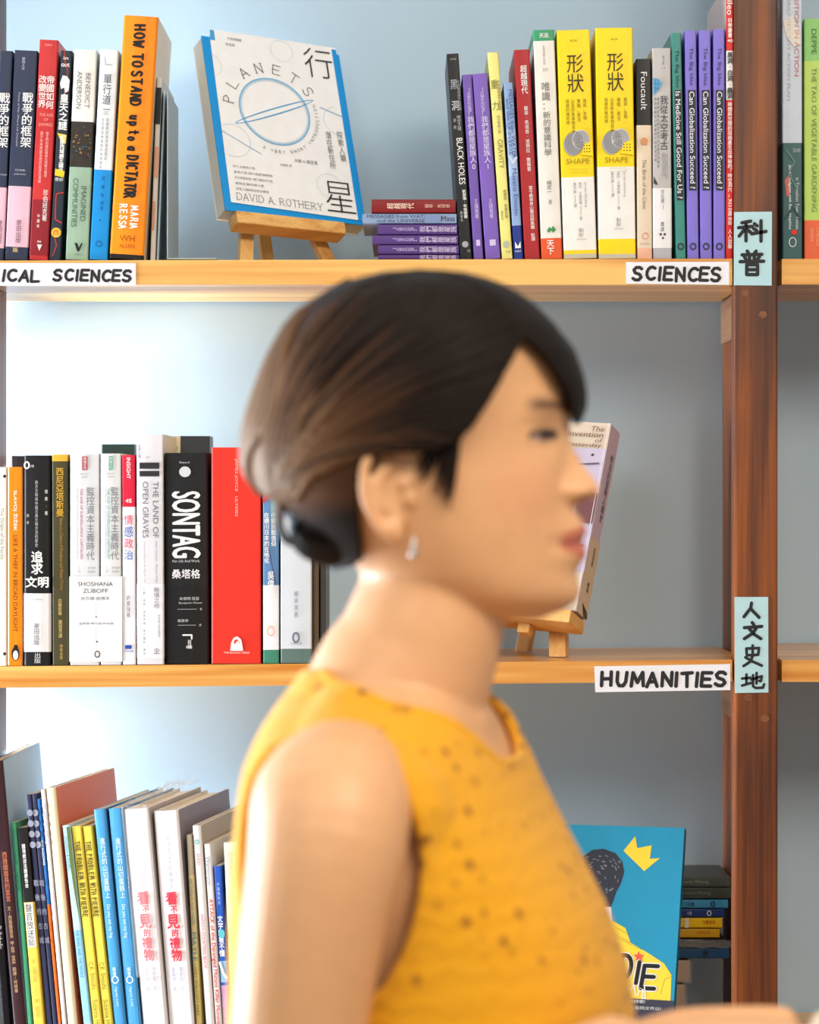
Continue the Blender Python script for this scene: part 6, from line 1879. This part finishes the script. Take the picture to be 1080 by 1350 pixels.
# the low bun: hair looped from the tie round to the nape
for k in range(70):
    u = rr.random(); off = rr.uniform(-1, 1)
    c0 = (432, 690); pts = []
    for q in np.linspace(0, 1, 10):
        ang = math.radians(212 + 232 * q + rr.uniform(-2, 2))
        rx_, ry_ = 62 * (.50 + .48 * u), 50 * (.45 + .52 * u)
        x = c0[0] + rx_ * math.cos(ang) * 1.0 + 6 * q
        y = c0[1] - ry_ * math.sin(ang) * 1.0 + 8 * q
        b = .010 + .026 * off * math.sqrt(max(0.0, 1 - (u * .92) ** 2)) + .012
        pts.append(hloc((x - HXC) / SP + .006, b, hz(y)))
    w = rr.uniform(.0026, .0044)
    add_lock(pts, [w * .7] + [w] * 8 + [w * .6], None, -.62 + (.3 if rr.random() < .08 else 0))
bv, bf = blob(hloc((436 - HXC) / SP + .006, .018, hz(696)), (.030, .030, .025), [Fx, Rx, (0, 0, 1)])
LV.append(bv); LF.extend([tuple(i + nv for i in t) for t in bf]); nv += len(bv)
c = np.ones((len(bv), 4)); c[:, :3] = DARK; LC.append(c)
# light strand that loops under the tie
for k in range(10):
    pts = []
    for q in np.linspace(0, 1, 8):
        ang = math.radians(150 + 140 * q)
        pts.append(hloc((386 + k * .9 + 22 * math.cos(ang) - HXC) / SP + .004, .030 + .001 * k, hz(676 - 40 * math.sin(ang))))
    add_lock(pts, [.002] * 8, None, .5)
o = mesh_obj('hair_locks', np.concatenate(LV), LF, [M_HAIR], hair, colour=np.concatenate(LC))
# earring
M_SIL = flat((200, 196, 190), .3, .8)
ev, ef = merge([blob(Hh(546, 711, .080), (.0014, .0014, .0014), n=8), tube([Hh(546, 714, .081), Hh(546, 722, .081), Hh(545, 731, .081)], [.0009, .0017, .0023], n=12)])
o = mesh_obj('earring', ev, ef, [M_SIL], person); o['label'] = 'small silver drop earring'
# ------------------------------------------------------------------ the booklet in her hand
M_CREAM = flat((238, 226, 208), .6)
bx_ = np.array([BF[0], BF[1], .32]); bx_ /= np.linalg.norm(bx_)
c0 = Vector(WR + HD * .113 + np.array([0, 0, .004]) - BR * 0.0)
root = tag(empty('booklet', c0), 'cream paper booklet held in her hand at the bottom right corner', 'booklet')
by_ = -BR
def slab(x0, x1, y0, y1, z0, z1, m):
    V8 = [tuple(bx_ * a + by_ * b + np.array([0, 0, z])) for z in (z0, z1) for a, b in ((x0, y0), (x1, y0), (x1, y1), (x0, y1))]
    mb.mesh(V8, [(0, 3, 2, 1), (4, 5, 6, 7), (0, 1, 5, 4), (1, 2, 6, 5), (2, 3, 7, 6), (3, 0, 4, 7)], m)
mb = MB()
slab(0, .19, -.085, .055, .0, .0006, M_CREAM); slab(0, .19, -.085, .055, .0066, .0072, M_CREAM)
mb.build('cover', root)
mb = MB(); slab(.001, .187, -.083, .053, .0007, .0065, M_PAGEW)
mb.build('pages', root)
